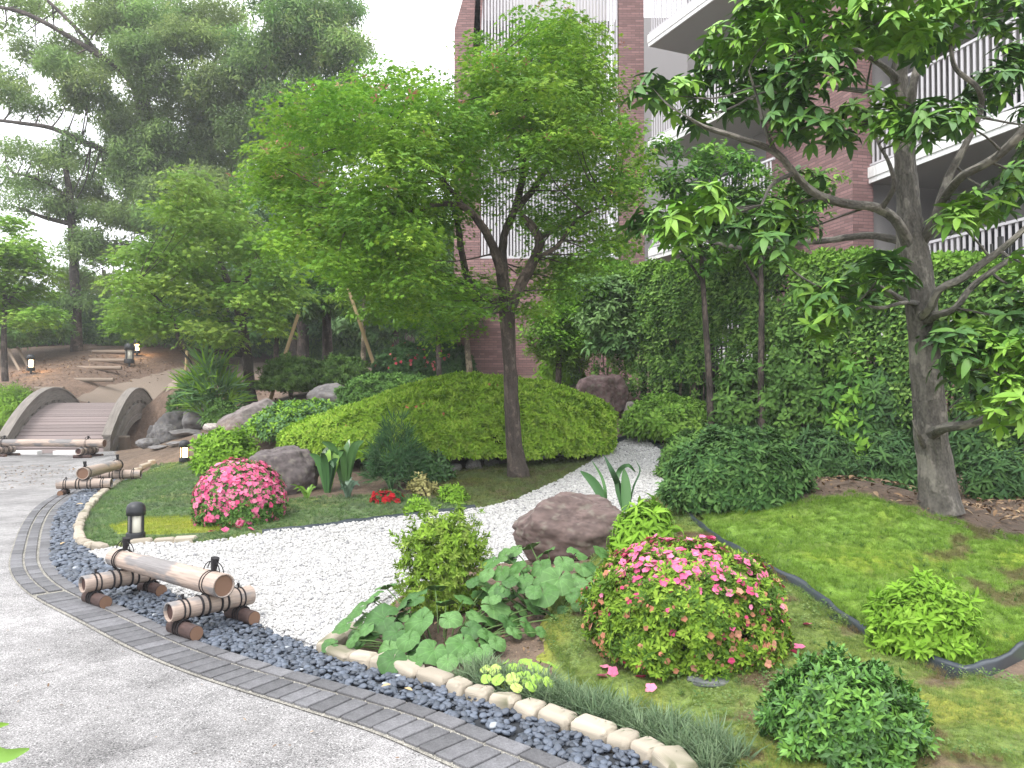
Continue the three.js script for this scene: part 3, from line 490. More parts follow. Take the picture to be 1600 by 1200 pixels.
// a rounded shrub: leaves through a lumpy dome, stems beneath, blossoms on request
function shrub(name, label, category, { px, py, Z, w, h, d = 1, geo, pal, n = 1500, size = 1, mat = DENSE, lumps = 0.16, lf = 1.8, flat = 1, low = -0.25, shell = 0.35, seed = 1, stems = 5, core = 0, gaps = 0, group, tilt = 0, foliage = 'foliage' }) {
  const r = rng(seed * 977 + 5), base = Z ? P(px, py, Z) : G(px, py), d0 = w * 0.94 * pxm(-base.z) / 2 * d; if (!Z) { const f = -base.z / (-base.z + d0 * 0.7); base.x /= f; base.z -= d0 * 0.7; }
  base.y = H(base.x, base.z); const zz = -base.z, k = pxm(zz), a = w * 0.94 * k / 2, b = a * d, hh = Math.max(0.3 * h * k, (P(px, py - h, zz).y - base.y) * 0.95), t = thing(name, label, category, base, group);
  const c0 = hh * (low < 0 ? -low / (1 - low) : 0.1), rad = (q) => 1 + lumps * fbm(q.x * lf + seed * 5, q.y * lf, q.z * lf, 3);
  const surf = (q, f) => V(q.x * a * f, (c0 + Math.sign(q.y) * Math.pow(Math.abs(q.y), flat) * (hh - c0) * f) * (tilt ? lerp(1 - tilt, 1, smoothstep(q.x, -1, 0.15)) : 1), q.z * b * f);
  const lists = geo.map(() => []);
  for (let i = 0; i < n; i++) {
    const y = lerp(low, 1, r()), an = r() * TAU, s = Math.sqrt(Math.max(0, 1 - y * y)), q = V(Math.cos(an) * s, y, Math.sin(an) * s), f = rad(q) * (1 - shell * r() * r()), p = surf(q, f);
    if (p.y < 0.01 || (gaps && fbm(q.x * 2.6 + seed, q.y * 2.6, q.z * 2.6, 2) > 0.42 - gaps && r() < 0.85)) continue;
    lists[i % geo.length].push([p, upish(V(q.x / a, q.y / hh * 1.2, q.z / b).normalize(), r, 0.35, 0.8), size * (0.75 + 0.5 * r()), pick(pal, r)]);
  }
  lists.forEach((L, i) => L.length && scatter(foliage, geo[i], mat, t, L, r));
  for (let i = 0; i < stems; i++) { const an = r() * TAU, e = V(Math.cos(an) * a * 0.55 * r(), c0 + (hh - c0) * (0.45 + 0.3 * r()), Math.sin(an) * b * 0.55 * r()); part('stem', sweep([V(Math.cos(an) * 0.04 * a, -0.05, Math.sin(an) * 0.04 * b), V(e.x * 0.4, e.y * 0.45, e.z * 0.4), e], [0.02 * a + 0.006, 0.014 * a + 0.005, 0.004], 6, 0.1, i), M.stem, t); }
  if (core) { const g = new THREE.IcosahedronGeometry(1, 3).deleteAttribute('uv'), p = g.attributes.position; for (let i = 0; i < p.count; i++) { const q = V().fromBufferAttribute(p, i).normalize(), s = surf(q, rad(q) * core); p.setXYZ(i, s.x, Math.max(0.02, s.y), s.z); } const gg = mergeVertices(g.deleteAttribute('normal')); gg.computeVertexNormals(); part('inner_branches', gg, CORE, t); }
  return { t, a, b, hh, c0, surf, rad, r };
}
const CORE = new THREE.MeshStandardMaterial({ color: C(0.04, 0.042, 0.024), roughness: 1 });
function blossoms(S, n, geo, mats, { from = 0, to = 1, size = 1, an0 = 0, an1 = TAU, bias = null, name = 'flower', out = 0.03 }) {
  const { r, t } = S;
  for (let i = 0, m = 0; m < n && i < n * 30; i++) {
    const y = lerp(from, to, r()), an = lerp(an0, an1, r()), s = Math.sqrt(Math.max(0, 1 - y * y)), q = V(Math.cos(an) * s, y, Math.sin(an) * s);
    if (bias && r() > bias(q)) continue;
    const p = S.surf(q, S.rad(q) * (1.0 + 0.02 * r())).addScaledVector(upish(q, r, 0.1, 0), out * (0.6 + 0.5 * r())), o = part(name, geo[m % geo.length], mats[Math.floor(r() * mats.length)], t);
    o.position.copy(p); o.quaternion.setFromUnitVectors(YY, upish(q, r, 0.1, 0.7)); o.scale.setScalar(size * (0.75 + 0.5 * r())); m++;
  }
}
// a tree from limbs drawn in the photograph's pixels with a depth: limbs = [[px, py, dZ, rpx], ...]
function tree(name, label, category, { foot, Z, bark, limbs, group, pxk }) {
  const base = Z ? P(foot[0], foot[1], Z) : G(...foot), zz = -base.z, t = thing(name, label, category, base, group), nodes = [];
  limbs.forEach((L, i) => {
    const pts = L.map(([x, y, dz]) => P(x, y, zz + (dz || 0)).sub(base)), rad = L.map(([, , dz, q]) => q * (bark === M.barkGrey ? (i ? 0.76 : 0.9) : 1) * pxm(zz + (dz || 0)));
    part(i ? 'limb' : 'trunk', sweep(pts, rad, i ? 8 : 14, i ? 0.12 : 0.13, i + 1, i ? 5 : 8), bark, t);
    const cv = new THREE.CatmullRomCurve3(pts, false, 'centripetal'); for (let k = 0; k <= 12; k++) nodes.push([cv.getPoint(k / 12), lerp(rad[0], rad[rad.length - 1], k / 12), i]);
  });
  return { t, base, zz, nodes, bark };
}
function twigTo(T, c, r, thin = 0.012, from = 0) { // a thin branch from the nearest limb to a clump
  if (T.nodes[T.nodes.length - 1][2] < from) from = 0; let b = null, bd = 1e9; for (const q of T.nodes) { if (q[2] < from) continue; const d = q[0].distanceTo(c) + (q[0].y > c.y + 0.2 ? 0.8 : 0); if (d < bd) { bd = d; b = q; } }
  const m = b[0].clone().lerp(c, 0.5); m.y -= 0.08 * bd * (r() - 0.2); m.x += (r() - 0.5) * 0.15 * bd; m.z += (r() - 0.5) * 0.15 * bd;
  return sweep([b[0], m, c], [Math.min(b[1] * 0.7, thin), thin * 0.65, thin * 0.25], 5, 0.1, bd, 4);
}
// clumps: [px, py, dZ, rx, ry, rz(px)] each an ellipsoid of foliage
function crown(T, clumps, { geo, pal, per = 60, size = 1, mat = WHITE, seed = 1, shell = 0.6, flatUp = 0.9, jit = 0.6, twigs = true, name = 'crown', thin = 0.012, clumpTint = 0.18, from = 1 }) {
  const r = rng(seed * 131 + 7), lists = geo.map(() => []), tw = []; let i = 0;
  for (const [x, y, dz = 0, rx, ry, rz] of clumps) {
    const c = P(x, y, T.zz + dz).sub(T.base), k = pxm(T.zz + dz), ex = rx * k, ey = ry * k, ez = (rz ?? rx) * k, n = Math.round(per * rx * (ry + rz * 0.5 || ry) / 900), tint = 1 + (r() - 0.5) * 2 * clumpTint, yel = 1 + (r() - 0.5) * clumpTint;
    if (twigs) tw.push(twigTo(T, c, r, thin, from));
    for (let q = 0; q < n; q++, i++) {
      const v = V(r() * 2 - 1, r() * 2 - 1, r() * 2 - 1); const l = v.length(); if (l > 1 || l < 0.05) { q--; i--; continue; }
      const f = lerp(l, Math.pow(l, 0.35), shell) / l; v.multiplyScalar(f * (1 + 0.3 * n3(x * 0.05 + v.x * 1.7, y * 0.05 + v.y * 1.7, v.z * 1.7)));
      const col = pick(pal, r, 0.1); col.r *= tint * yel; col.g *= tint; col.b *= tint;
      lists[i % geo.length].push([V(c.x + v.x * ex, c.y + v.y * ey, c.z + v.z * ez), upish(V(v.x * 0.5, v.y * 0.3, v.z * 0.5), r, flatUp, jit), size * (0.7 + 0.6 * r()), col]);
    }
  }
  lists.forEach((L, k) => L.length && scatter(name, geo[k], mat, T.t, L, r));
  if (tw.length) part('branches', mergeGeometries(tw), T.bark, T.t, tw.length > 12 ? 'stuff' : undefined);
  return i;
}
// clumps filling an outline ellipse in layers
function layers(r, cx, cy, rx, ry, rzPx, n, cr, flat = 0.45, minY = -1) {
  const o = []; for (let i = 0; i < n * 4 && o.length < n; i++) { const v = V(r() * 2 - 1, r() * 2 - 1, r() * 2 - 1), l = v.length(); if (l > 1 || l < 0.35 || v.y < minY) continue; o.push([cx + v.x * rx, cy - v.y * ry, v.z * rzPx, cr * (0.6 + 0.8 * r()), cr * flat * (0.6 + 0.8 * r()), cr * (0.6 + 0.8 * r())]); }
  return o;
}
{ // ---- the big maple in the middle
  const T = tree('maple_tree', 'large spreading japanese maple with forked trunk between mound hedge and white gravel', 'tree', {
    foot: [808, 748], bark: M.barkMaple, limbs: [
      [[812, 756, 0, 21], [807, 725, 0, 14.5], [803, 690, 0, 12.5], [798, 600, 0, 11], [795, 540, 0, 10.5], [792, 480, 0, 12.5], [794, 462, 0, 10]],
      [[795, 488, 0, 9], [814, 444, -0.1, 8.5], [832, 410, -0.2, 8], [843, 378, -0.25, 7.5], [830, 352, -0.2, 7], [812, 325, -0.1, 6.5], [833, 297, 0, 5], [867, 250, 0.2, 4], [900, 233, 0.3, 3], [940, 208, 0.4, 2]],
      [[791, 486, 0, 9], [788, 440, 0.2, 8], [785, 400, 0.3, 7], [790, 360, 0.3, 6], [803, 330, 0.2, 6], [818, 270, 0.1, 5], [822, 200, 0.1, 3], [815, 120, 0, 1.5]],
      [[788, 478, 0, 8], [783, 430, -0.3, 7.5], [770, 385, -0.6, 7], [752, 352, -0.8, 6.5], [727, 325, -1.0, 6], [690, 318, -1.2, 4.5], [634, 332, -1.4, 3], [560, 330, -1.6, 1.5]],
      [[786, 472, 0, 7], [755, 464, 0.3, 6], [733, 440, 0.6, 5.5], [721, 392, 0.8, 5], [712, 335, 0.9, 4.5], [690, 285, 1.0, 3], [670, 210, 1.1, 1.5]],
      [[752, 466, 0.3, 4.5], [700, 430, 0.9, 4], [640, 415, 1.4, 3], [580, 400, 1.8, 2]],
      [[822, 275, 0.1, 4], [800, 220, -0.3, 3.2], [770, 160, -0.5, 2], [755, 110, -0.6, 1.2]],
      [[835, 405, -0.2, 4.5], [870, 385, -0.5, 3.5], [905, 340, -0.8, 2.5], [950, 320, -1, 1.5]],
      [[727, 325, -1, 4], [680, 270, -1.3, 3], [620, 230, -1.5, 2.2], [560, 190, -1.6, 1.2]],
      [[843, 372, -0.25, 4.5], [880, 350, 0.7, 3.5], [930, 300, 1.2, 2.2], [970, 270, 1.4, 1.3]],
    ] });
  const r = rng(77), cl = [];
  const spots = [[850, 60, 70, 34], [790, 95, 75, 30], [905, 75, 80, 34], [935, 130, 70, 34], [870, 120, 95, 36], [770, 140, 80, 34], [820, 165, 95, 34], [900, 180, 85, 34], [700, 185, 75, 32], [650, 165, 75, 34], [590, 130, 60, 28], [560, 165, 85, 34], [500, 190, 75, 32], [460, 205, 50, 26], [620, 200, 95, 38], [540, 225, 90, 34], [460, 250, 70, 30], [425, 245, 45, 26], [720, 235, 90, 34], [780, 210, 85, 32], [840, 225, 90, 32], [920, 240, 80, 32], [960, 205, 55, 28], [640, 260, 100, 40], [560, 285, 100, 40], [480, 300, 85, 34], [430, 310, 60, 28], [510, 350, 90, 36], [580, 345, 95, 38], [650, 320, 90, 36], [700, 290, 85, 32], [760, 285, 65, 24], [880, 290, 85, 30], [940, 300, 60, 28], [890, 330, 70, 24], [600, 395, 85, 34], [540, 400, 70, 32], [650, 425, 80, 34], [690, 450, 70, 30], [620, 445, 55, 28], [740, 440, 60, 26], [720, 480, 50, 24], [665, 395, 70, 28], [470, 360, 55, 28], [930, 355, 45, 20], [855, 440, 50, 20], [840, 470, 40, 16], [770, 470, 45, 22], [880, 400, 60, 24], [930, 390, 44, 22], [900, 432, 44, 18], [830, 335, 50, 20], [870, 362, 60, 22], [965, 300, 40, 26], [700, 505, 44, 16], [640, 482, 50, 20], [980, 240, 34, 24], [860, 475, 34, 14], [660, 350, 60, 30], [560, 430, 50, 24], [500, 410, 44, 24]];
  for (const [x, y, a, b] of spots) for (let k = x > 690 && x < 915 && y > 270 && y < 490 ? 1 : 0; k < 3; k++) { const e = Math.sqrt(Math.max(0.08, 1 - ((x - 690) / 340) ** 2)) * (y < 140 ? 0.75 : 1); cl.push([x + (r() - 0.5) * 70, y + (r() - 0.5) * 46, (k - 1 + (r() - 0.5) * 0.8) * 1.9 * e, a * 0.85, b * 0.95, a * 0.95]); }
  crown(T, cl, { geo: GEO.maple, pal: PAL.maple, per: 12, size: 1, seed: 3, shell: 0, flatUp: 1.0, jit: 1.0, thin: 0.014 });
  // pink winged seeds at the tips
  const L = []; for (let k = 0; k < 900; k++) { const c = cl[Math.floor(r() * cl.length)]; if (c[1] > 330 || r() > (c[0] < 620 ? 1 : 0.4)) continue; const v = V(r() - 0.5, r() - 0.4, r() - 0.5).normalize(); const q = P(c[0] + v.x * c[3] * 1.08, c[1] - Math.abs(v.y) * c[4] * 1.15, T.zz + c[2] + v.z * c[5] * pxm(T.zz)).sub(T.base); L.push([q, V(r() - 0.5, 0.6, r() - 0.5).normalize(), 0.7 + 0.6 * r(), pick([[0.42, 0.2, 0.13], [0.45, 0.26, 0.16], [0.36, 0.16, 0.12]], r)]); }
  scatter('seed_keys', sprig(41, 5, 0.06, 0.022, [-0.2, 0.9], 0.05, 0.02), WHITE, T.t, L, r);
}
{ // ---- maple behind the rocks, left
  const T = tree('maple_tree', 'slender japanese maple with dark leaning trunk and long low limb behind the left rocks', 'tree', {
    foot: [392, 640], bark: M.barkDark, limbs: [
      [[393, 645, 0, 12], [390, 610, 0, 8.5], [386, 560, 0, 8], [378, 510, 0, 8], [372, 480, 0, 7.5], [352, 430, 0.3, 5], [335, 380, 0.4, 3.5], [320, 330, 0.5, 2]],
      [[384, 552, 0, 6], [350, 551, -0.3, 4.5], [300, 547, -0.6, 4], [280, 530, -0.8, 3.5], [274, 505, -0.9, 3], [250, 470, -1, 2], [215, 440, -1.2, 1.2]],
      [[373, 480, 0, 5], [385, 440, 0.5, 3.5], [400, 400, 0.9, 2.5], [410, 350, 1.2, 1.5]],
      [[283, 548, -0.7, 2.2], [300, 570, -0.7, 1.6], [302, 585, -0.7, 1.2]],
      [[376, 500, 0, 4], [400, 470, -0.5, 3], [430, 450, -0.9, 2], [450, 440, -1, 1]],
    ] });
  const r = rng(5), cl = [];
  for (const [x, y, a, b] of [[290, 290, 50, 24], [330, 310, 60, 28], [275, 330, 50, 26], [360, 345, 60, 28], [310, 360, 65, 28], [400, 380, 55, 26], [260, 380, 55, 26], [350, 400, 65, 28], [220, 410, 55, 26], [300, 420, 65, 28], [430, 420, 50, 26], [190, 440, 45, 22], [250, 450, 65, 26], [370, 450, 60, 26], [330, 470, 60, 24], [210, 480, 55, 24], [270, 495, 55, 22], [410, 480, 60, 26], [450, 460, 40, 22], [320, 510, 55, 22], [230, 515, 40, 20], [350, 530, 40, 14], [430, 510, 40, 18], [190, 500, 40, 20]]) for (let k = 0; k < 2; k++) cl.push([x + (r() - 0.5) * 30, y + (r() - 0.5) * 18, (k - 0.5 + (r() - 0.5) * 0.8) * 2.6, a * 0.8, b * 0.65, a]);
  crown(T, cl, { geo: GEO.mapleFar, pal: PAL.mapleRear, per: 20, size: 1.2, seed: 4, shell: 0.1, flatUp: 1.0, jit: 1, thin: 0.014 });
}
{ // ---- the grey barked tree on the right, with large leaves in whorls
  const T = tree('broadleaf_tree', 'grey barked tree with thick crooked limbs and big glossy leaves at the right', 'tree', {
    foot: [1468, 792], bark: M.barkGrey, limbs: [
      [[1470, 802, 0, 40], [1466, 770, 0, 31], [1461, 730, 0, 28], [1455, 680, 0, 27], [1449, 600, 0, 25], [1443, 520, 0, 25], [1434, 440, 0, 25], [1426, 390, 0, 26], [1420, 330, 0, 19], [1415, 260, 0, 17], [1411, 190, 0, 16], [1405, 120, 0, 14], [1412, 60, 0, 11], [1435, -30, 0, 8]],
      [[1428, 400, 0, 14], [1400, 345, -0.2, 11], [1370, 325, -0.3, 10], [1320, 318, -0.4, 9], [1270, 300, -0.5, 9], [1240, 270, -0.6, 8], [1212, 238, -0.7, 7], [1150, 214, -0.8, 6], [1100, 198, -0.9, 5], [1070, 180, -1, 2]],
      [[1415, 378, 0, 9], [1370, 369, 0.2, 7.5], [1340, 369, 0.3, 7], [1290, 376, 0.4, 6.5], [1240, 380, 0.5, 6], [1185, 391, 0.6, 5], [1140, 384, 0.7, 4], [1080, 372, 0.8, 2]],
      [[1436, 385, 0, 13], [1460, 345, -0.2, 10.5], [1469, 318, -0.2, 10], [1482, 277, -0.2, 8], [1513, 217, -0.3, 7], [1533, 167, -0.3, 6], [1528, 138, -0.4, 6], [1493, 107, -0.4, 5], [1485, 70, -0.4, 4]],
      [[1470, 318, -0.2, 9], [1485, 295, -0.4, 9], [1507, 273, -0.6, 9], [1550, 250, -0.8, 9], [1597, 207, -1.0, 9], [1640, 150, -1.2, 7]],
      [[1436, 500, 0, 9], [1455, 478, -0.4, 9], [1467, 453, -0.5, 8.5], [1500, 437, -0.6, 8.5], [1533, 413, -0.7, 8], [1562, 392, -0.8, 7], [1620, 340, -1, 5]],
      [[1440, 510, 0, 9], [1463, 493, -0.3, 8], [1490, 483, -0.4, 7], [1517, 450, -0.4, 7], [1560, 417, -0.5, 6], [1625, 380, -0.6, 5]],
      [[1452, 680, 0, 14], [1478, 668, -0.4, 10], [1517, 662, -0.6, 9], [1550, 647, -0.7, 8], [1577, 623, -0.8, 6], [1572, 595, -0.9, 4], [1545, 575, -1, 2]],
      [[1445, 700, 0, 6], [1434, 678, -0.3, 5], [1427, 656, -0.3, 3]],
      [[1434, 476, 0, 7], [1410, 468, -0.3, 6], [1380, 450, -0.4, 4], [1350, 440, -0.5, 2]],
      [[1437, 474, 0, 6], [1410, 473, -0.5, 4], [1373, 481, -0.6, 3.5], [1330, 470, -0.7, 2]],
      [[1403, 125, 0, 8], [1375, 100, -0.3, 6], [1337, 78, -0.4, 5.5], [1287, 70, -0.5, 5], [1262, 48, -0.6, 3.5], [1250, 20, -0.6, 2]],
      [[1400, 150, 0, 6], [1353, 143, 0.3, 5], [1293, 133, 0.4, 5], [1280, 122, 0.4, 3], [1240, 130, 0.5, 2]],
      [[1378, 325, -0.3, 6], [1397, 290, -0.5, 5], [1387, 250, -0.5, 4], [1373, 225, -0.5, 3], [1365, 190, -0.5, 2]],
      [[1414, 205, 0, 10], [1424, 160, -0.3, 9], [1431, 115, -0.3, 8], [1453, 67, -0.3, 7], [1475, 30, -0.3, 4]],
      [[1240, 270, -0.6, 5], [1205, 290, -0.8, 4], [1190, 320, -0.9, 2]],
      [[1212, 238, -0.7, 5], [1195, 200, -0.8, 4], [1185, 160, -0.8, 3], [1170, 110, -0.9, 2]],
    ] });
  const r = rng(91), whorls = [];
  const cl = [[1150, 60, 48], [1110, 85, 26], [1195, 110, 50], [1240, 130, 50], [1255, 60, 50], [1215, 25, 50], [1320, 20, 60], [1400, 25, 60], [1370, 60, 45], [1480, 20, 55], [1560, 20, 50], [1230, 180, 42], [1060, 150, 45], [1020, 138, 28], [1090, 180, 32], [1370, 172, 42], [1335, 185, 30], [1400, 200, 34], [1450, 190, 40], [1490, 185, 30], [1320, 205, 32], [1270, 195, 36], [1560, 130, 45], [1590, 90, 40], [1570, 300, 45], [1530, 325, 40], [1490, 342, 28], [1590, 275, 30], [1260, 290, 34], [1220, 330, 42], [1170, 345, 40], [1245, 365, 34], [1060, 350, 42], [1015, 345, 34], [1105, 320, 34], [1255, 5, 40], [1340, 440, 46], [1310, 460, 36], [1380, 425, 40], [1290, 500, 40], [1350, 470, 30], [1500, 540, 42], [1555, 555, 46], [1590, 500, 36], [1540, 595, 36], [1590, 605, 28], [1490, 575, 26], [1600, 550, 40], [1510, 640, 20], [1640, 200, 60], [1620, 420, 40], [1180, 20, 50], [1290, 110, 36], [1200, 60, 44], [1340, 60, 44], [1430, 60, 40], [1160, 150, 40], [1120, 110, 34], [1110, 350, 36], [1200, 390, 30], [1270, 460, 34], [1470, 520, 34], [1590, 450, 36], [1520, 500, 34], [1570, 640, 34]];
  const cluster = [];
  for (const [x, y, q] of cl) {
    const dz = -0.6 + (r() - 0.5) * 1.6, c = P(x, y, T.zz + dz).sub(T.base), bright = r() < 0.4, n = Math.round(q * q / 74);
    cluster.push(twigTo(T, c, r, 0.013, 1));
    for (let k = 0; k < n; k++) { const v = V(r() * 2 - 1, r() * 2 - 1, r() * 2 - 1); if (v.length() > 1) { k--; continue; } const s = q * pxm(T.zz); whorls.push([V(c.x + v.x * s, c.y + v.y * s * 0.75, c.z + v.z * s), V(v.x * 0.9, 0.75 + r() * 0.4, v.z * 0.9).normalize(), bright, v.y]); }
  }
  part('branches', mergeGeometries(cluster), T.bark, T.t, 'stuff');
  const shapes = [0, 1, 2, 3].map((k) => { const g = new GB(); addLeaf(g, V(0, 0, 0), V(1, 0.02, 0), YY, 1, [0.36, 0.4, 0.33, 0.38][k], [0.25, 0.45, 0.1, 0.35][k], 0.22, 5, 0.85); return g.geo(); });
  const col = (br) => pick(br ? [[0.16, 0.32, 0.035], [0.12, 0.27, 0.035], [0.21, 0.39, 0.05]] : [[0.07, 0.165, 0.035], [0.055, 0.135, 0.035], [0.1, 0.215, 0.04]], r, 0.15);
  const mats = new Map(), lists = shapes.map(() => []), one = [];
  for (const [p, up, br] of whorls) {
    const n = 6 + Math.floor(r() * 4), q = new THREE.Quaternion().setFromUnitVectors(YY, up), a0 = r() * TAU, young = r() < 0.3;
    for (let k = 0; k < n; k++) {
      const a = a0 + k * 2.4, e = lerp(0.5, -0.6, r()), d = V(Math.cos(a) * Math.cos(e), Math.sin(e), -Math.sin(a) * Math.cos(e)), nn = V(-Math.cos(a) * Math.sin(e), Math.cos(e), Math.sin(a) * Math.sin(e));
      const mtx = new THREE.Matrix4().makeBasis(d, nn, d.clone().cross(nn)), qq = new THREE.Quaternion().setFromRotationMatrix(mtx).premultiply(q), s = (0.075 + 0.1 * r()) * (young ? 0.8 : 1);
      one.push([p.clone(), qq, s, col(br || (young && r() < 0.6)), Math.floor(r() * 4), p.z]);
    }
  }
  one.sort((a, b) => b[5] - a[5]);
  one.forEach(([p, q, s, c, k], i) => {
    if (i < 290) { const key = Math.round(c.g * 24); if (!mats.has(key)) mats.set(key, new THREE.MeshPhysicalMaterial({ color: c, roughness: 0.46, specularIntensity: 0.6, side: THREE.DoubleSide })); const m = part('leaf', shapes[k], mats.get(key), T.t); m.position.copy(p); m.quaternion.copy(q); m.scale.setScalar(s); } else lists[k].push([p, q, s, c]);
  });
  lists.forEach((L, k) => { const o = new THREE.InstancedMesh(shapes[k], GLOSS, L.length); o.name = 'crown'; L.forEach(([p, q, s, c], i) => { o.setMatrixAt(i, m4.compose(p, q, sv.set(s, s, s))); o.setColorAt(i, c); }); o.userData.kind = 'stuff'; o.castShadow = o.receiveShadow = true; T.t.add(o); });
}
// ---- saplings in front of the hedge
for (const [x, y, top, lean, label, clumps] of [
  [1112, 690, 380, -18, 'slim sapling with straight dark trunk, left of the pair before the hedge', [[1090, 300, 0, 55, 30, 50], [1040, 290, 0, 40, 24, 40], [1150, 320, 0, 45, 26, 40], [1070, 370, 0, 50, 24, 50], [1110, 250, 0, 40, 26, 40], [1040, 240, 0, 30, 20, 30], [1100, 410, 0, 40, 20, 40]]],
  [1192, 688, 390, -4, 'slim sapling with forked top, right of the pair before the hedge', [[1200, 350, 0, 60, 34, 50], [1150, 370, 0, 45, 28, 40], [1250, 330, 0, 45, 30, 40], [1190, 300, 0, 45, 24, 40], [1270, 290, 0.4, 40, 24, 40], [1160, 260, 0, 30, 20, 30]]]]) {
  const T = tree('young_tree', label, 'tree', { foot: [x, y], bark: M.barkDark, limbs: [[[x, y + 3, 0, 7], [x - 3, y - 80, 0, 5], [x + lean * 0.5, y - 180, 0, 4.5], [x + lean, top, 0, 3.5], [x + lean - 6, top - 70, 0, 2]], [[x + lean * 0.8, top + 60, 0, 2.6], [x + lean - 30, top + 10, 0.3, 2], [x + lean - 50, top - 30, 0.4, 1]], [[x + lean * 0.9, top + 20, 0, 2.4], [x + lean + 35, top - 20, -0.3, 1.7], [x + lean + 60, top - 60, -0.4, 0.8]]] });
  crown(T, clumps, { geo: GEO.broad, pal: PAL.loquat, per: 20, size: 0.85, seed: x, flatUp: 0.9, thin: 0.012, mat: WHITE });
}
{ // ---- the tall hedge before the fence
  const a = G(985, 636), b = G(1575, 738), e = b.clone().sub(a), L = e.length(); b.addScaledVector(e, 0.35);
  const nrm = V(e.z, 0, -e.x).normalize().negate(); if (nrm.z < 0) nrm.negate();
  a.addScaledVector(e, -0.28);
  const t = thing('tall_hedge', 'tall clipped evergreen hedge with bright new growth on top below the balconies', 'hedge', a.clone().setY(H(a.x, a.z))), r = rng(17), lists = [[], []];
  const y0 = H(a.x, a.z);
  for (let k = 0; k < 30000; k++) {
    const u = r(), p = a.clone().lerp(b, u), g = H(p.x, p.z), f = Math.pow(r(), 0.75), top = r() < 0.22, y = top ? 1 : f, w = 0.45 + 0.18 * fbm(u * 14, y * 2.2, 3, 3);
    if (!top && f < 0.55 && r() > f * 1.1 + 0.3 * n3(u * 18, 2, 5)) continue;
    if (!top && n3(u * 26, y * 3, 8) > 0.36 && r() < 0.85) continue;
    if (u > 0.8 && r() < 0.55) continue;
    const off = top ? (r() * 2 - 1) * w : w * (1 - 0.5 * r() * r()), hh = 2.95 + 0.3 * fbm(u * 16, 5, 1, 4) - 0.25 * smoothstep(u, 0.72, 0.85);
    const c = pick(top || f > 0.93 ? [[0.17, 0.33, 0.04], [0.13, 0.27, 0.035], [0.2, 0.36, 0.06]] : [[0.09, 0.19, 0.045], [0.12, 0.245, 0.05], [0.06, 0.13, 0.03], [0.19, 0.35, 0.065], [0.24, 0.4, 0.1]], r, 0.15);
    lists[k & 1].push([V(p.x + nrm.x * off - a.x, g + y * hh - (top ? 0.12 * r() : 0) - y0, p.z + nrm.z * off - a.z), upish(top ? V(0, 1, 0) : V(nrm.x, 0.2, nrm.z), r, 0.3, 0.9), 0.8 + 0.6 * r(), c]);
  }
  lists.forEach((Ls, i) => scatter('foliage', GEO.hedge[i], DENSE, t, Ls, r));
  const st = []; for (let k = 0; k < 90; k++) { const p = a.clone().lerp(b, r()), x = p.x - a.x + nrm.x * 0.2 * r(), z = p.z - a.z + nrm.z * 0.2 * r(), g = H(p.x, p.z) - y0; st.push(sweep([V(x, g - 0.05, z), V(x + (r() - 0.5) * 0.3, g + 1, z), V(x + (r() - 0.5) * 0.5, g + 2.4, z)], [0.018, 0.014, 0.006], 5, 0.1, k, 3)); }
  part('stems', mergeGeometries(st), M.barkPale, t, 'stuff');
}
// ---- rocks first seen among the shrubs are in the next section; here the shrubs
const pinks = [[0.76, 0.14, 0.3], [0.8, 0.2, 0.36], [0.7, 0.09, 0.22], [0.82, 0.29, 0.43]].map((c) => leafMat(...c, 0.25)), faded = [[0.5, 0.22, 0.13], [0.6, 0.3, 0.2], [0.45, 0.2, 0.12]].map((c) => leafMat(...c, 0.2));
const FLX = (S, n, mats, o) => { const { r, t } = S, L = []; for (let i = 0; L.length < n && i < n * 30; i++) { const y = lerp(o.from, o.to, r()), an = r() * TAU, s = Math.sqrt(Math.max(0, 1 - y * y)), q = V(Math.cos(an) * s, y, Math.sin(an) * s); if (o.bias && r() > o.bias(q)) continue; L.push([S.surf(q, S.rad(q)).addScaledVector(upish(q, r, 0.1, 0), (o.out || 0.03) * (0.2 + r())), upish(q, r, 0.1, 1), (o.size || 1) * (0.6 + 0.6 * r()), C(1, 1, 1).multiplyScalar(0.75 + 0.4 * r())]); } scatter(o.name || 'blossoms', FL[0], mats, t, L, r); };
const FL = [1, 2, 3].map((s) => flowerGeo(s, 0.03)), FLs = [4, 5].map((s) => flowerGeo(s, 0.036));
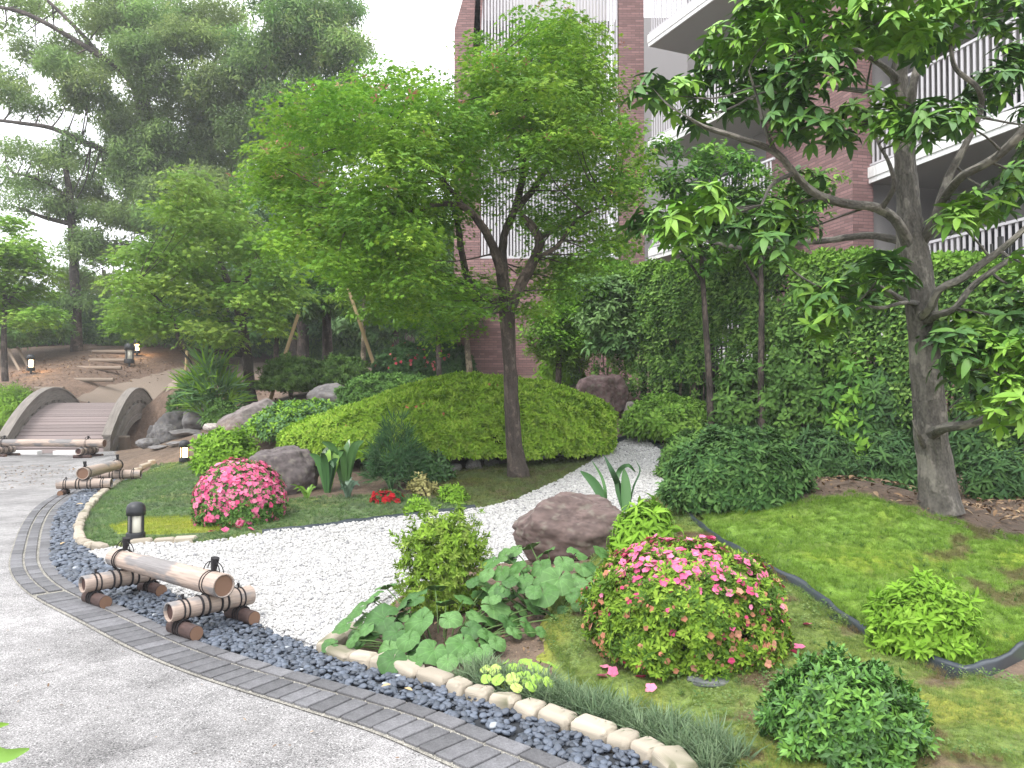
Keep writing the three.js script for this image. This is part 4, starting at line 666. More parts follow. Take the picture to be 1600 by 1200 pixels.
{
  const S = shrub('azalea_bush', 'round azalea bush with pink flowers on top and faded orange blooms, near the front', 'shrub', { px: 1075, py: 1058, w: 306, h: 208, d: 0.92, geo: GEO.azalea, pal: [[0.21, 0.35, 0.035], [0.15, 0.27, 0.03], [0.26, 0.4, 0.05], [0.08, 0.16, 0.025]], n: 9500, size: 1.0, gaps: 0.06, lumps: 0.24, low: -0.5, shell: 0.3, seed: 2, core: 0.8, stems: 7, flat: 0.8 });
  FLX(S, 260, pinks[1], { from: 0.4, to: 1, size: 0.8, bias: (q) => smoothstep(q.y, 0.45, 0.85) });
  FLX(S, 90, pinks[2], { from: -0.4, to: 0.6, size: 0.6, bias: (q) => (q.x > 0.1 || q.x < -0.6 ? 1 : 0.2) });
  FLX(S, 420, faded[0], { from: -0.45, to: 0.65, size: 0.55, name: 'faded_blossoms', bias: (q) => (q.x < -0.45 || q.x > 0.25 ? 1 : 0.4) * smoothstep(n3(q.x * 3, q.y * 3, q.z * 3), -0.2, 0.5) });
  blossoms(S, 230, FL, pinks, { from: 0.4, to: 1, size: 0.8, bias: (q) => smoothstep(q.y, 0.4, 0.9) * (0.5 + 0.5 * smoothstep(n3(q.x * 3, q.z * 3, 2), -0.3, 0.3)) });
  blossoms(S, 26, FL, pinks, { from: 0, to: 0.6, size: 0.6, bias: (q) => (q.x > 0.2 ? 0.9 : 0.25) });
  blossoms(S, 90, FL, faded, { from: -0.45, to: 0.6, size: 0.75, name: 'faded_flower', bias: (q) => (q.x < -0.5 || q.x > 0.3 ? 1 : 0.35) });
}
{
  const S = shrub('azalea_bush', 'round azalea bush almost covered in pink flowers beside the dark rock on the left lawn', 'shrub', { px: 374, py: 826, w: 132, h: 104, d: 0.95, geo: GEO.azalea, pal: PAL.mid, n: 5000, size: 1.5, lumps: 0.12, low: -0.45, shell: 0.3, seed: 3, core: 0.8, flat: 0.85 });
  FLX(S, 2300, pinks[1], { from: -0.3, to: 1, size: 0.85, out: 0.05, bias: (q) => smoothstep(q.y + 0.4 * n3(q.x * 2.5, q.y * 2.5, q.z * 2.5), -0.25, 0.2) });
  blossoms(S, 290, FLs, pinks, { from: -0.35, to: 1, size: 0.9, out: 0.06, an0: 0.0, an1: TAU, bias: (q) => (q.z < -0.3 ? 0.05 : smoothstep(q.y + 0.4 * n3(q.x * 2.5, q.y * 2.5, q.z * 2.5), -0.2, 0.35)) });
  blossoms(S, 40, FLs, faded, { from: -0.4, to: 0.3, size: 0.9, name: 'faded_flower', bias: (q) => (q.z > 0 ? 1 : 0.05) });
}
{ // the clipped mound hedge behind the maple
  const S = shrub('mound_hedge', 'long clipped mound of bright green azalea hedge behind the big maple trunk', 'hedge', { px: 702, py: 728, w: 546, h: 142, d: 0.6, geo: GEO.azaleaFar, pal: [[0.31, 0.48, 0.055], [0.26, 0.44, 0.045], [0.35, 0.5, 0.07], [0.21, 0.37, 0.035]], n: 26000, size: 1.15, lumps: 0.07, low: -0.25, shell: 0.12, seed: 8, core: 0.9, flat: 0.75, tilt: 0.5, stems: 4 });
  blossoms(S, 26, FLs, [leafMat(0.62, 0.2, 0.12, 0.2), leafMat(0.7, 0.28, 0.16, 0.2)], { from: 0.3, to: 1, size: 1.0, out: 0.06, name: 'faded_flower', bias: (q) => (n3(q.x * 4, q.z * 4, 8) > 0.35 && q.z > 0 ? 1 : 0) });
}
const SH = (name, label, category, o) => shrub(name, label, category, o);
SH('evergreen_shrub', 'dense dark green shrub beside the far end of the white gravel', 'shrub', { px: 1150, py: 797, w: 200, h: 112, d: 0.8, geo: GEO.box, pal: [[0.075, 0.17, 0.045], [0.095, 0.2, 0.055], [0.13, 0.25, 0.07], [0.05, 0.12, 0.035]], n: 9000, size: 1.5, gaps: 0.14, lumps: 0.42, lf: 2.4, seed: 11, core: 0.7, low: -0.2 });
SH('evergreen_shrub', 'loose glossy green shrub at the bottom right corner', 'shrub', { px: 1320, py: 1192, w: 214, h: 142, d: 0.85, geo: [21, 22].map((s) => sprig(s, 10, 0.042, 0.014, [0.0, 1.1], 0.012, 0.05, 0.2)), pal: [[0.095, 0.225, 0.04], [0.07, 0.175, 0.035], [0.135, 0.29, 0.045], [0.05, 0.12, 0.03]], n: 3600, size: 1.0, gaps: 0.2, lumps: 0.55, lf: 2.2, seed: 12, mat: GLOSS, low: -0.3, shell: 0.55, stems: 9, core: 0.45 });
SH('lime_shrub', 'lime green young shrub behind the edging strip at the right', 'shrub', { px: 1444, py: 1034, w: 138, h: 112, d: 0.85, geo: [23, 24].map((s) => sprig(s, 9, 0.05, 0.02, [0.0, 1.0], 0.02, 0.06, 0.25)), pal: PAL.lime, n: 1050, size: 1.0, gaps: 0.15, lumps: 0.6, lf: 2.6, seed: 13, low: -0.25, shell: 0.6, stems: 8, core: 0.35 });
SH('yellow_green_shrub', 'fine leaved yellow green shrub rising above the large round leaves', 'shrub', { px: 692, py: 935, Z: 5.9, w: 140, h: 138, d: 0.9, geo: GEO.azalea, pal: [[0.2, 0.33, 0.035], [0.15, 0.26, 0.03], [0.24, 0.34, 0.06]], n: 1500, size: 1.1, gaps: 0.12, lumps: 0.5, lf: 2.8, seed: 14, low: -0.5, flat: 0.75, shell: 0.8, stems: 9 });
SH('shade_shrub', 'small shrub with drooping pointed pale green leaves right of the brown boulder', 'shrub', { px: 1005, py: 880, w: 85, h: 88, d: 1, geo: GEO.lance, pal: PAL.lime, n: 190, size: 0.85, lumps: 0.3, seed: 15, low: 0.0, shell: 0.7, stems: 7 });
SH('ground_cover', 'bright green leafy ground cover at the far right bank of the gravel', 'ground cover', { px: 1042, py: 692, w: 125, h: 62, d: 1.4, geo: GEO.hedge, pal: [[0.22, 0.4, 0.06], [0.17, 0.33, 0.05], [0.27, 0.45, 0.08]], n: 2600, size: 1.2, gaps: 0.1, lumps: 0.4, lf: 2.5, seed: 16, low: -0.1, stems: 4 });
SH('ground_cover', 'light green leafy ground cover between the left rocks and the mound hedge', 'ground cover', { px: 480, py: 690, w: 165, h: 55, d: 1.2, geo: GEO.hedge, pal: PAL.pale.concat(PAL.lime), n: 2600, size: 1.2, lumps: 0.35, lf: 2.5, seed: 17, low: -0.1, stems: 4 });
SH('low_shrub', 'low dark green shrub just behind the left end of the mound hedge', 'shrub', { px: 610, py: 640, w: 165, h: 52, d: 0.8, geo: GEO.azaleaFar, pal: PAL.mid, n: 4000, size: 1.3, lumps: 0.25, seed: 18, low: -0.2, core: 0.8 });
for (const [x, y, w, h, label, s] of [[455, 628, 110, 70, 'small cloud pruned shrub on a thin stem near the long rock', 31], [530, 615, 100, 55, 'small cloud pruned shrub beside the grey rear rock', 32]]) SH('pruned_shrub', label, 'shrub', { px: x, py: y, w, h, d: 0.9, geo: GEO.azaleaFar, pal: [[0.1, 0.19, 0.04], [0.13, 0.23, 0.05], [0.075, 0.15, 0.035]], n: 1500, size: 1.4, lumps: 0.45, lf: 2.2, seed: s, low: 0.15, shell: 0.6, stems: 5 });
{
  for (const [x, y, w, h, n, label, s, b] of [[648, 592, 120, 52, 40, 'dark shrub with scattered red azalea flowers behind the mound hedge', 33, 0], [700, 590, 80, 50, 26, 'dark shrub with a tight cluster of red flowers left of the brick wall', 34, 1]]) {
    const S = SH('azalea_bush', label, 'shrub', { px: x, py: y, w, h, d: 0.9, geo: GEO.azaleaFar, pal: PAL.dark, n: 2600, size: 1.6, lumps: 0.3, seed: s, low: -0.2, core: 0.75 });
    blossoms(S, n, FLs, [leafMat(0.42, 0.06, 0.08, 0.2), leafMat(0.5, 0.14, 0.14, 0.2)], { from: 0, to: 1, size: 1.4, out: 0.12, bias: (q) => (q.z > -0.1 && (b ? q.x < 0.1 : true) ? 1 : 0.03) });
  }
}
// ---------------------------------------------------------------- trees and thickets at the back
{
  const r = rng(301);
  // tall evergreen with long limbs reaching left
  const T = tree('evergreen_tree', 'tallest dark evergreen tree at the back left, its limbs showing against the sky', 'tree', {
    foot: [292, 566], Z: 44, bark: M.barkDark, limbs: [
      [[296, 575, 0, 15], [285, 500, 0, 12], [268, 400, 0, 11], [250, 300, 0, 10], [236, 210, 0, 9], [225, 150, 0, 7], [222, 60, 0, 5], [230, -60, 0, 3]],
      [[228, 165, 0, 6], [213, 143, -0.5, 5.5], [187, 107, -1, 5], [160, 90, -1.5, 4.5], [113, 60, -2, 4], [37, 20, -2.5, 3.5], [-20, 8, -3, 2]],
      [[160, 90, -1.5, 4], [115, 40, -1, 3], [65, -8, -1, 2.5]],
      [[245, 280, 0, 5], [200, 250, -0.5, 4.5], [157, 232, -1, 4.5], [127, 220, -1.5, 4], [80, 200, -2, 3.5], [30, 192, -2.5, 3], [-20, 186, -3, 2]],
      [[250, 300, 0, 5], [300, 200, 1, 4], [330, 120, 1.5, 3], [350, 40, 2, 2]],
      [[262, 380, 0, 5], [330, 330, 1, 4], [400, 270, 1.5, 3], [450, 200, 2, 2]],
      [[240, 250, 0, 4], [205, 120, 0.5, 3], [203, 40, 0.5, 2]],
    ] });
  const cl = [];
  const S = [[60, 95, 60, 26], [20, 130, 50, 24], [110, 120, 55, 26], [50, 20, 50, 20], [10, 60, 20, 12], [150, 40, 60, 26], [200, 20, 70, 34], [270, 30, 75, 40], [340, 40, 80, 44], [150, 150, 60, 28], [210, 180, 70, 34], [270, 130, 80, 40], [340, 140, 85, 44], [390, 90, 70, 44], [60, 170, 40, 14], [25, 160, 36, 16], [110, 165, 36, 14], [180, 230, 60, 28], [240, 240, 75, 38], [310, 230, 85, 44], [380, 220, 80, 46], [170, 275, 60, 28], [220, 300, 70, 34], [290, 310, 80, 40], [360, 310, 80, 44], [120, 255, 40, 16], [130, 300, 50, 22], [180, 340, 60, 26], [250, 370, 70, 32], [330, 380, 70, 36], [95, 210, 28, 10], [300, 60, 70, 36], [230, 90, 60, 30], [100, 75, 40, 16], [430, 300, 60, 36], [400, 380, 60, 30], [110, 340, 40, 16], [180, 400, 60, 26], [230, 430, 60, 28], [300, 430, 70, 34], [370, 440, 70, 34], [150, 380, 40, 18], [200, 340, 60, 28], [270, 340, 70, 34], [160, 440, 40, 20], [430, 430, 60, 34], [240, 480, 60, 24], [320, 490, 70, 26], [300, 180, 60, 36], [340, 200, 60, 36], [400, 160, 60, 40], [260, 220, 50, 30], [380, 120, 60, 40], [420, 240, 60, 36], [200, 100, 50, 26], [150, 110, 40, 20], [300, 270, 60, 34], [340, 280, 60, 34], [160, 190, 36, 14], [120, 390, 44, 20], [90, 440, 44, 20], [130, 480, 50, 22]];
  for (const [x, y, a, b] of S) for (let k = 0; k < 2; k++) cl.push([x + (r() - 0.5) * 50, y + (r() - 0.5) * 30, (r() - 0.5) * 7, a * 0.66, b * 0.62, a * 0.66]);
  crown(T, cl, { geo: GEO.far, pal: PAL.conifer, per: 38, size: 1.2, mat: THIN, seed: 41, shell: 0.3, flatUp: 0.9, jit: 1, thin: 0.05, clumpTint: 0.25 });
}
{
  const r = rng(302), T = tree('evergreen_tree', 'broad dense evergreen tree at the back, its edge against the white sky', 'tree', { foot: [470, 570], Z: 40, bark: M.barkDark, limbs: [[[470, 578, 0, 12], [472, 480, 0, 10], [474, 360, 0, 9], [470, 240, 0, 7], [465, 120, 0, 5], [455, 0, 0, 3]], [[472, 330, 0, 5], [520, 240, 0.5, 4], [545, 150, 0.7, 2]], [[472, 300, 0, 5], [420, 200, 0.5, 4], [400, 100, 0.7, 2]]] });
  const cl = []; for (const [x, y, a, b] of [[440, 20, 70, 44], [490, 40, 60, 44], [530, 30, 40, 34], [460, 90, 80, 48], [520, 90, 50, 36], [555, 70, 24, 18], [480, 150, 80, 48], [540, 145, 36, 26], [430, 170, 70, 46], [510, 200, 60, 40], [450, 240, 80, 46], [430, 310, 70, 44], [490, 290, 60, 44], [560, 80, 22, 14], [505, 10, 50, 30], [565, 100, 16, 12], [550, 120, 22, 16], [440, -40, 80, 50], [500, 360, 70, 40]]) for (let k = 0; k < 2; k++) cl.push([x + (r() - 0.5) * 30, y + (r() - 0.5) * 30, (r() - 0.5) * 6, a * 0.7, b * 0.7, a * 0.7]);
  crown(T, cl, { geo: GEO.far, pal: PAL.conifer.concat(PAL.mid), per: 34, size: 1.15, mat: THIN, seed: 42, shell: 0.35, flatUp: 0.9, jit: 1, thin: 0.05, clumpTint: 0.25 });
}
{
  const r = rng(303), T = tree('evergreen_tree', 'thin dark tree with an upright bare trunk at the far left edge', 'tree', { foot: [118, 552], Z: 42, bark: M.barkDark, limbs: [[[120, 558, 0, 9], [118, 470, 0, 7.5], [114, 380, 0, 6.5], [108, 300, 0, 5], [95, 220, 0, 2.5]], [[112, 350, 0, 4], [70, 340, -0.5, 3], [30, 325, -1, 2]], [[110, 310, 0, 3.5], [60, 280, -0.5, 2.5], [20, 270, -1, 1.5]]] });
  const cl = []; for (const [x, y, a, b] of [[40, 240, 44, 18], [90, 265, 40, 18], [20, 285, 50, 20], [70, 300, 50, 22], [40, 325, 50, 20], [100, 330, 40, 18], [60, 250, 30, 14], [10, 230, 30, 14]]) for (let k = 0; k < 2; k++) cl.push([x + (r() - 0.5) * 20, y + (r() - 0.5) * 14, (r() - 0.5) * 4, a * 0.8, b * 0.8, a * 0.8]);
  crown(T, cl, { geo: GEO.far, pal: PAL.conifer, per: 20, size: 1, mat: THIN, seed: 43, shell: 0.3, jit: 1, thin: 0.04 });
}
{
  const r = rng(304), T = tree('young_maple', 'bright green young maple at the left edge of the picture', 'tree', { foot: [10, 590], Z: 30, bark: M.barkDark, limbs: [[[8, 596, 0, 5], [6, 520, 0, 4], [10, 440, 0, 3], [20, 370, 0, 1.5]], [[8, 480, 0, 3], [40, 430, 0.2, 2], [60, 400, 0.3, 1]]] });
  const cl = []; for (const [x, y, a, b] of [[10, 350, 36, 22], [35, 385, 44, 24], [0, 400, 50, 26], [50, 420, 40, 22], [20, 445, 55, 26], [60, 460, 36, 20], [0, 480, 50, 24], [40, 500, 44, 20], [-40, 430, 50, 30], [70, 490, 30, 14]]) for (let k = 0; k < 2; k++) cl.push([x + (r() - 0.5) * 20, y + (r() - 0.5) * 14, (r() - 0.5) * 3, a * 0.8, b * 0.7, a * 0.8]);
  crown(T, cl, { geo: GEO.mapleFar, pal: PAL.mapleRear.concat(PAL.lime), per: 30, size: 1.6, seed: 44, shell: 0.35, flatUp: 1.3, thin: 0.02 });
}
// the lighter trees behind the maple and the mound
for (const [fx, fy, Z, top, bark, lean, label, spots, pal, rp] of [
  [512, 560, 27, 420, 'barkDark', -4, 'straight dark trunked tree between the two slanting bamboo stakes', [[500, 410, 60, 30], [530, 440, 60, 30], [470, 440, 50, 26], [510, 470, 60, 28], [545, 480, 44, 22], [480, 480, 44, 22]], 'mid', 7],
  [567, 588, 24, 440, 'barkPale', 2, 'thin pale trunked young tree tied to the right bamboo stake', [[570, 430, 50, 26], [600, 460, 50, 26], [545, 460, 36, 20], [580, 490, 44, 18]], 'lime', 3.5],
  [430, 575, 26, 440, 'barkDark', 6, 'young tree with light foliage by the left bamboo stake', [[430, 430, 60, 28], [400, 470, 50, 24], [450, 490, 50, 24], [420, 520, 44, 20]], 'pale', 3.5],
  [686, 582, 21, 470, 'barkDark', -3, 'thin dark trunked young tree left of the brick wall', [[660, 480, 50, 24], [690, 505, 44, 20], [640, 500, 44, 22], [710, 470, 40, 20], [625, 470, 44, 24]], 'mid', 3.5],
  [735, 588, 22, 460, 'barkPale', -14, 'pale leaning young tree before the brick wall', [[715, 500, 40, 18], [740, 480, 44, 20], [680, 520, 40, 16]], 'mid', 4.5],
  [618, 575, 32, 440, 'barkDark', 0, 'leafy light green tree at the back behind the slanting stake', [[620, 440, 70, 34], [650, 470, 60, 30], [590, 480, 60, 30], [640, 510, 60, 26], [600, 520, 50, 22], [560, 510, 44, 20]], 'pale', 5],
  [350, 575, 40, 440, 'barkDark', 0, 'dark background tree behind the slender left maple', [[340, 470, 60, 30], [380, 500, 50, 26], [300, 480, 60, 30], [260, 500, 60, 26], [350, 525, 60, 22]], 'dark', 6],
  [545, 575, 42, 430, 'barkDark', 0, 'dark background tree deep in the wood behind the stakes', [[540, 440, 70, 40], [600, 470, 70, 40], [480, 480, 70, 40], [540, 510, 80, 34], [640, 500, 70, 34], [690, 470, 70, 40], [700, 520, 60, 30]], 'dark', 7],
  [640, 578, 38, 400, 'barkDark', 0, 'tall background tree closing the gap under the big maple crown', [[600, 400, 70, 44], [660, 420, 70, 44], [540, 420, 60, 40], [690, 380, 60, 40], [620, 350, 60, 36], [500, 400, 60, 36], [700, 450, 60, 36], [480, 440, 50, 30], [720, 420, 44, 34], [560, 370, 60, 34]], 'mid', 7],
]) {
  const r = rng(fx), T = tree('background_tree', label, 'tree', { foot: [fx, fy], Z, bark: M[bark], limbs: [[[fx, fy + 6, 0, rp * 1.2], [fx + lean * 0.4, lerp(fy, top, 0.4), 0, rp], [fx + lean, top, 0, rp * 0.6]], [[fx + lean * 0.6, lerp(fy, top, 0.6), 0, rp * 0.5], [fx + lean + 25, top + 10, 0.3, rp * 0.2]]] });
  const cl = []; for (const [x, y, a, b] of spots) for (let k = 0; k < 2; k++) cl.push([x + (r() - 0.5) * 20, y + (r() - 0.5) * 12, (r() - 0.5) * 3, a * 0.75, b * 0.7, a * 0.75]);
  crown(T, cl, { geo: GEO.broad, pal: PAL[pal], per: 34 * Z / 26, size: 1.1 * Z / 24, seed: fx, shell: 0.3, jit: 0.9, thin: 0.014 });
}
// the thicket that closes the view at the back
[[-60, 540, 46, 240, 90, 'dark undergrowth thicket at the far left behind the two pale poles'], [110, 548, 47, 240, 80, 'dark undergrowth thicket behind the log steps'], [270, 556, 45, 220, 80, 'dark undergrowth thicket above the rear lanterns'], [430, 562, 44, 220, 90, 'dark undergrowth thicket behind the left bamboo stake'], [590, 568, 42, 240, 100, 'dark undergrowth thicket behind the red flowered shrubs']].forEach(([x, y, Z, w, h, label], i) => SH('thicket', label, 'thicket', { px: x, py: y, Z, w, h, d: 0.35, geo: GEO.far, pal: PAL.dark.concat(PAL.mid), n: 3000, size: 1.0, lumps: 0.35, lf: 3, seed: 60 + i, low: -0.1, shell: 0.5, stems: 6, core: 0.7 }));
// ---- bushes between the mound and the hedge
{
  const big = [[0.19, 0.34, 0.12], [0.15, 0.29, 0.085], [0.23, 0.39, 0.14]];
  const r = rng(401);
  let T = tree('young_tree', 'young tree with pale bluish green leaves against the dark hedge, right of the purple boulder', 'tree', { foot: [1005, 645], bark: M.barkDark, limbs: [[[1005, 650, 0, 5], [1006, 560, 0, 4], [1004, 480, 0, 3], [1000, 430, 0, 1.5]]] });
  crown(T, [[980, 470, 0, 55, 30, 40], [1020, 450, 0, 50, 30, 40], [950, 500, 0, 50, 28, 40], [1000, 520, 0, 60, 28, 40], [1040, 490, 0, 50, 28, 40], [960, 540, 0, 40, 20, 30], [1060, 520, 0, 40, 22, 30], [935, 455, 0, 40, 22, 30], [1090, 470, 0, 40, 24, 30]], { geo: GEO.broad, pal: big, per: 70, size: 0.95, seed: 5, thin: 0.014 });
  T = tree('young_tree', 'light green young tree at the brick wall right of the big maple trunk', 'tree', { foot: [872, 600], Z: 18.5, bark: M.barkDark, limbs: [[[872, 606, 0, 5], [874, 550, 0, 4], [878, 490, 0, 2]]] });
  crown(T, [[870, 500, 0, 40, 22, 30], [850, 530, 0, 36, 18, 30], [890, 535, 0, 36, 18, 30], [880, 560, 0, 36, 14, 26], [850, 555, 0, 30, 12, 24], [900, 490, 0, 40, 26, 30], [880, 460, 0, 34, 18, 26]], { geo: GEO.hedge, pal: PAL.lime, per: 90, size: 1.3, seed: 6, thin: 0.012 });
}
for (const [x, y, w, h, label, n, pal, s] of [[1300, 690, 190, 130, 'feathery bamboo grass clump between the hedge and the right tree', 1100, PAL.mid, 71], [1210, 660, 110, 90, 'feathery bamboo grass clump below the paired saplings', 600, PAL.mid, 72], [1385, 720, 120, 150, 'dark broad leaved shrub behind the right tree trunk', 900, PAL.dark, 73], [1550, 742, 130, 130, 'dark shrub by the fence at the right edge', 800, PAL.dark, 74]])
  SH('undergrowth_shrub', label, 'shrub', { px: x, py: y, w, h, d: 0.6, geo: s < 73 ? GEO.bamboo : GEO.lance, pal, n: n * 2, size: s < 73 ? 1.0 : 1.25, lumps: 0.4, seed: s, low: 0.0, shell: 0.8, stems: 10 });
SH('evergreen_shrub', 'dark low shrub at the foot of the hedge beside the far gravel', 'shrub', { px: 1080, py: 740, Z: 11.5, w: 90, h: 60, d: 1, geo: GEO.box, pal: PAL.mid, n: 1500, size: 1.7, lumps: 0.35, seed: 75, low: -0.1, core: 0.6 });
SH('fern_shrub', 'bright green fern like shrub left of the arched bridge', 'shrub', { px: 12, py: 650, Z: 31, w: 110, h: 46, d: 0.9, geo: GEO.bamboo, pal: PAL.lime, n: 900, size: 1.5, lumps: 0.4, seed: 76, low: 0, shell: 0.7 });
SH('lily_shrub', 'lime green leafy shrub at the lit lantern on the lawn edge', 'shrub', { px: 352, py: 738, w: 84, h: 62, d: 0.9, geo: GEO.hedge, pal: PAL.lime, n: 900, size: 1.15, lumps: 0.4, seed: 77, low: -0.1, shell: 0.6 });
for (const [x, y, w, h, label, s] of [[330, 646, 90, 84, 'tall lime stemmed plants before the rear maple trunk', 78]]) SH('reed_plant', label, 'plant', { px: x, py: y, Z: 20.5, w, h, d: 0.6, geo: [51, 52].map((q) => tuft(q, 12, 0.55, 0.05, 0.8, 0.5, 3)), pal: PAL.lime.concat(PAL.pale), n: 90, size: 1, lumps: 0.3, seed: s, low: 0.2, shell: 0.8, stems: 12 });
SH('low_shrub', 'small dark clipped shrub at the foot of the tall lime plants', 'shrub', { px: 345, py: 655, Z: 20, w: 40, h: 26, d: 1, geo: GEO.azaleaFar, pal: PAL.mid, n: 500, size: 1.4, lumps: 0.3, seed: 79, low: -0.2, core: 0.7 });
SH('low_shrub', 'low green plants along the far bank of the sandy path', 'shrub', { px: 300, py: 618, Z: 26, w: 80, h: 24, d: 0.8, geo: GEO.azaleaFar, pal: PAL.mid.concat(PAL.pale), n: 700, size: 1.6, lumps: 0.3, seed: 80, low: -0.1 });

// looser, lighter shrubs that break up the hedge
[[1075, 655, 110, 170, 17, 'broad leaved shrub with light leaves against the hedge, left of the paired saplings', 'pale'], [1160, 668, 90, 110, 14, 'light leaved shrub between the two slim saplings at the hedge', 'mid'], [1260, 680, 120, 190, 13, 'tall loose shrub with mixed light and dark leaves right of the paired saplings', 'mid'], [1345, 700, 110, 160, 12.2, 'loose shrub with drooping leaves before the fence, left of the right tree', 'loquat'], [1545, 720, 90, 150, 11.2, 'leafy shrub before the fence behind the right tree limb', 'mid'], [880, 596, 70, 100, 19.5, 'loose light shrub between brick wall and reddish boulder', 'lime']].forEach(([x, y, w, h, Z, label, pal], i) => SH('hedge_shrub', label, 'shrub', { px: x, py: y, Z, w, h, d: 0.6, geo: i % 2 ? GEO.broad : GEO.hedge, pal: PAL[pal], n: i % 2 ? 260 : 620, size: i % 2 ? 0.85 : 1.25, lumps: 0.6, lf: 2.6, seed: 110 + i, low: -0.15, shell: 0.8, stems: 9 }));
[[1400, 752, 110, 60, 9.9, 'low dark undergrowth on the soil left of the right tree foot'], [1285, 735, 100, 56, 11, 'low dark undergrowth between the dark green shrub and the hedge'], [1560, 775, 100, 60, 9.2, 'low dark undergrowth right of the right tree foot']].forEach(([x, y, w, h, Z, label], i) => SH('undergrowth_shrub', label, 'shrub', { px: x, py: y, Z, w, h, d: 0.7, geo: GEO.lance, pal: PAL.dark, n: 420, size: 1.0, lumps: 0.5, lf: 2.5, seed: 120 + i, low: -0.1, shell: 0.8, stems: 6 }));

for (const [fx, fy, Z, label, spots, pal] of [
  [165, 552, 50, 'light green tree behind the log steps at the back left', [[150, 480, 60, 30], [200, 460, 60, 30], [110, 500, 50, 26], [180, 510, 60, 24], [220, 500, 50, 26], [130, 440, 44, 24]], 'mapleRear'],
  [-20, 575, 40, 'mid green tree filling the far left edge behind the young maple', [[0, 470, 60, 34], [50, 500, 60, 30], [20, 520, 60, 26], [80, 510, 44, 24], [-30, 420, 60, 40], [30, 400, 44, 26]], 'mid'],
  [455, 575, 34, 'light green tree between the slender left maple and the stakes', [[430, 380, 70, 40], [470, 420, 70, 40], [400, 430, 60, 34], [440, 470, 70, 34], [490, 480, 60, 30], [410, 340, 50, 34]], 'pale']]) {
  const r = rng(fx + 900), T = tree('background_tree', label, 'tree', { foot: [fx, fy], Z, bark: M.barkDark, limbs: [[[fx, fy + 6, 0, 6], [fx + 4, fy - 60, 0, 5], [fx - 3, fy - 130, 0, 3]]] });
  const cl = []; for (const [x, y, a, b] of spots) for (let k = 0; k < 2; k++) cl.push([x + (r() - 0.5) * 24, y + (r() - 0.5) * 18, (r() - 0.5) * 4, a * 0.75, b * 0.75, a * 0.75]);
  crown(T, cl, { geo: GEO.broad, pal: PAL[pal], per: 44, size: 1.5, seed: fx + 31, shell: 0.2, jit: 1, thin: 0.02, from: 0 });
}
// ---------------------------------------------------------------- rocks
function rock(name, label, px, py, w, h, { Z, d = 0.7, seed = 1, flatTop = 0.3, yaw = 0, col = [0.155, 0.125, 0.12], detail = 5, lean = 0, rough = 0.28, parent, sink = 0.25 }) {
  const p = Z ? P(px, py, Z) : G(px, py); { const d0 = w * pxm(-p.z) / 2 * d * 0.6, f = -p.z / (-p.z + d0); if (!Z) { p.x /= f; p.z -= d0; } p.y = H(p.x, p.z); } const k = pxm(-p.z), h0 = h; h = clamp((P(px, py - h, -p.z).y - p.y) / k, 0.4 * h, 1.35 * h); const g = new THREE.IcosahedronGeometry(1, detail > 4 ? 24 : 10).deleteAttribute('uv').deleteAttribute('normal'), q = g.attributes.position, col2 = [];
  const planes = []; const r = rng(seed * 31 + 1); for (let i = 0; i < 9; i++) planes.push([V(r() * 2 - 1, r() * 1.2 - 0.2, r() * 2 - 1).normalize(), 0.62 + 0.3 * r()]);
  planes.push([V(lean, 1, 0.15).normalize(), 1 - flatTop]);
  for (let i = 0; i < q.count; i++) {
    const v = V().fromBufferAttribute(q, i).normalize(); let s = 1;
    for (const [n, dd] of planes) { const c = v.dot(n); if (c > 0.05) s = Math.min(s, lerp(dd / c, s, 0.12)); }
    s *= 1 + rough * (0.5 * fbm(v.x * 1.1 + seed * 9, v.y * 1.1, v.z * 1.1, 2) + 0.13 * fbm(v.x * 4 + seed, v.y * 7, v.z * 4, 4) + 0.07 * Math.abs(n3(v.x * 9, v.y * 9 + seed, v.z * 9)));
    v.multiplyScalar(s); q.setXYZ(i, v.x, v.y, v.z);
    const m = fbm(v.x * 3 + seed, v.y * 3, v.z * 3, 5), f = fbm(v.x * 14, v.y * 14 + seed, v.z * 14, 3), li = smoothstep(fbm(v.x * 4, v.y * 4, v.z * 4 + seed, 4), 0.22, 0.4), kk = 1 + 0.5 * m + 0.45 * f;
    col2.push(lerp(col[0] * kk, 0.21, li * 0.6), lerp(col[1] * kk, 0.19, li * 0.6), lerp(col[2] * kk, 0.155, li * 0.6));
  }
  g.computeBoundingBox(); const b = g.boundingBox; g.translate(-(b.max.x + b.min.x) / 2, -b.min.y, 0);
  const W = b.max.x - b.min.x, Hh = b.max.y - b.min.y; g.scale(w * k / W, h * k / Hh / (1 - sink), w * k / W * d); g.translate(0, -sink * h * k / (1 - sink), 0);
  g.setAttribute('color', new THREE.Float32BufferAttribute(col2, 3)); const gg = mergeVertices(g, 1e-5); gg.computeVertexNormals();
  const o = part(name, gg, M.rock, parent || scene); o.position.copy(p); o.rotation.y = yaw; if (!parent) tag(o, label, 'rock'); return o;
}
rock('boulder', 'large brown boulder behind the round leaves in the middle of the garden', 897, 872, 194, 104, { d: 0.55, seed: 2, flatTop: 0.3, lean: 0.2, rough: 0.34, col: [0.125, 0.088, 0.08] });
rock('boulder', 'dark grey flat topped boulder right of the left pink azalea', 437, 772, 128, 76, { d: 0.7, seed: 5, flatTop: 0.42, lean: -0.1, col: [0.12, 0.1, 0.1], sink: 0.3 });
rock('boulder', 'long grey rock slab rising to the right before the rear maple trunk', 396, 684, 112, 62, { Z: 17.5, d: 0.45, seed: 7, flatTop: 0.45, lean: -0.55, col: [0.17, 0.145, 0.14] });
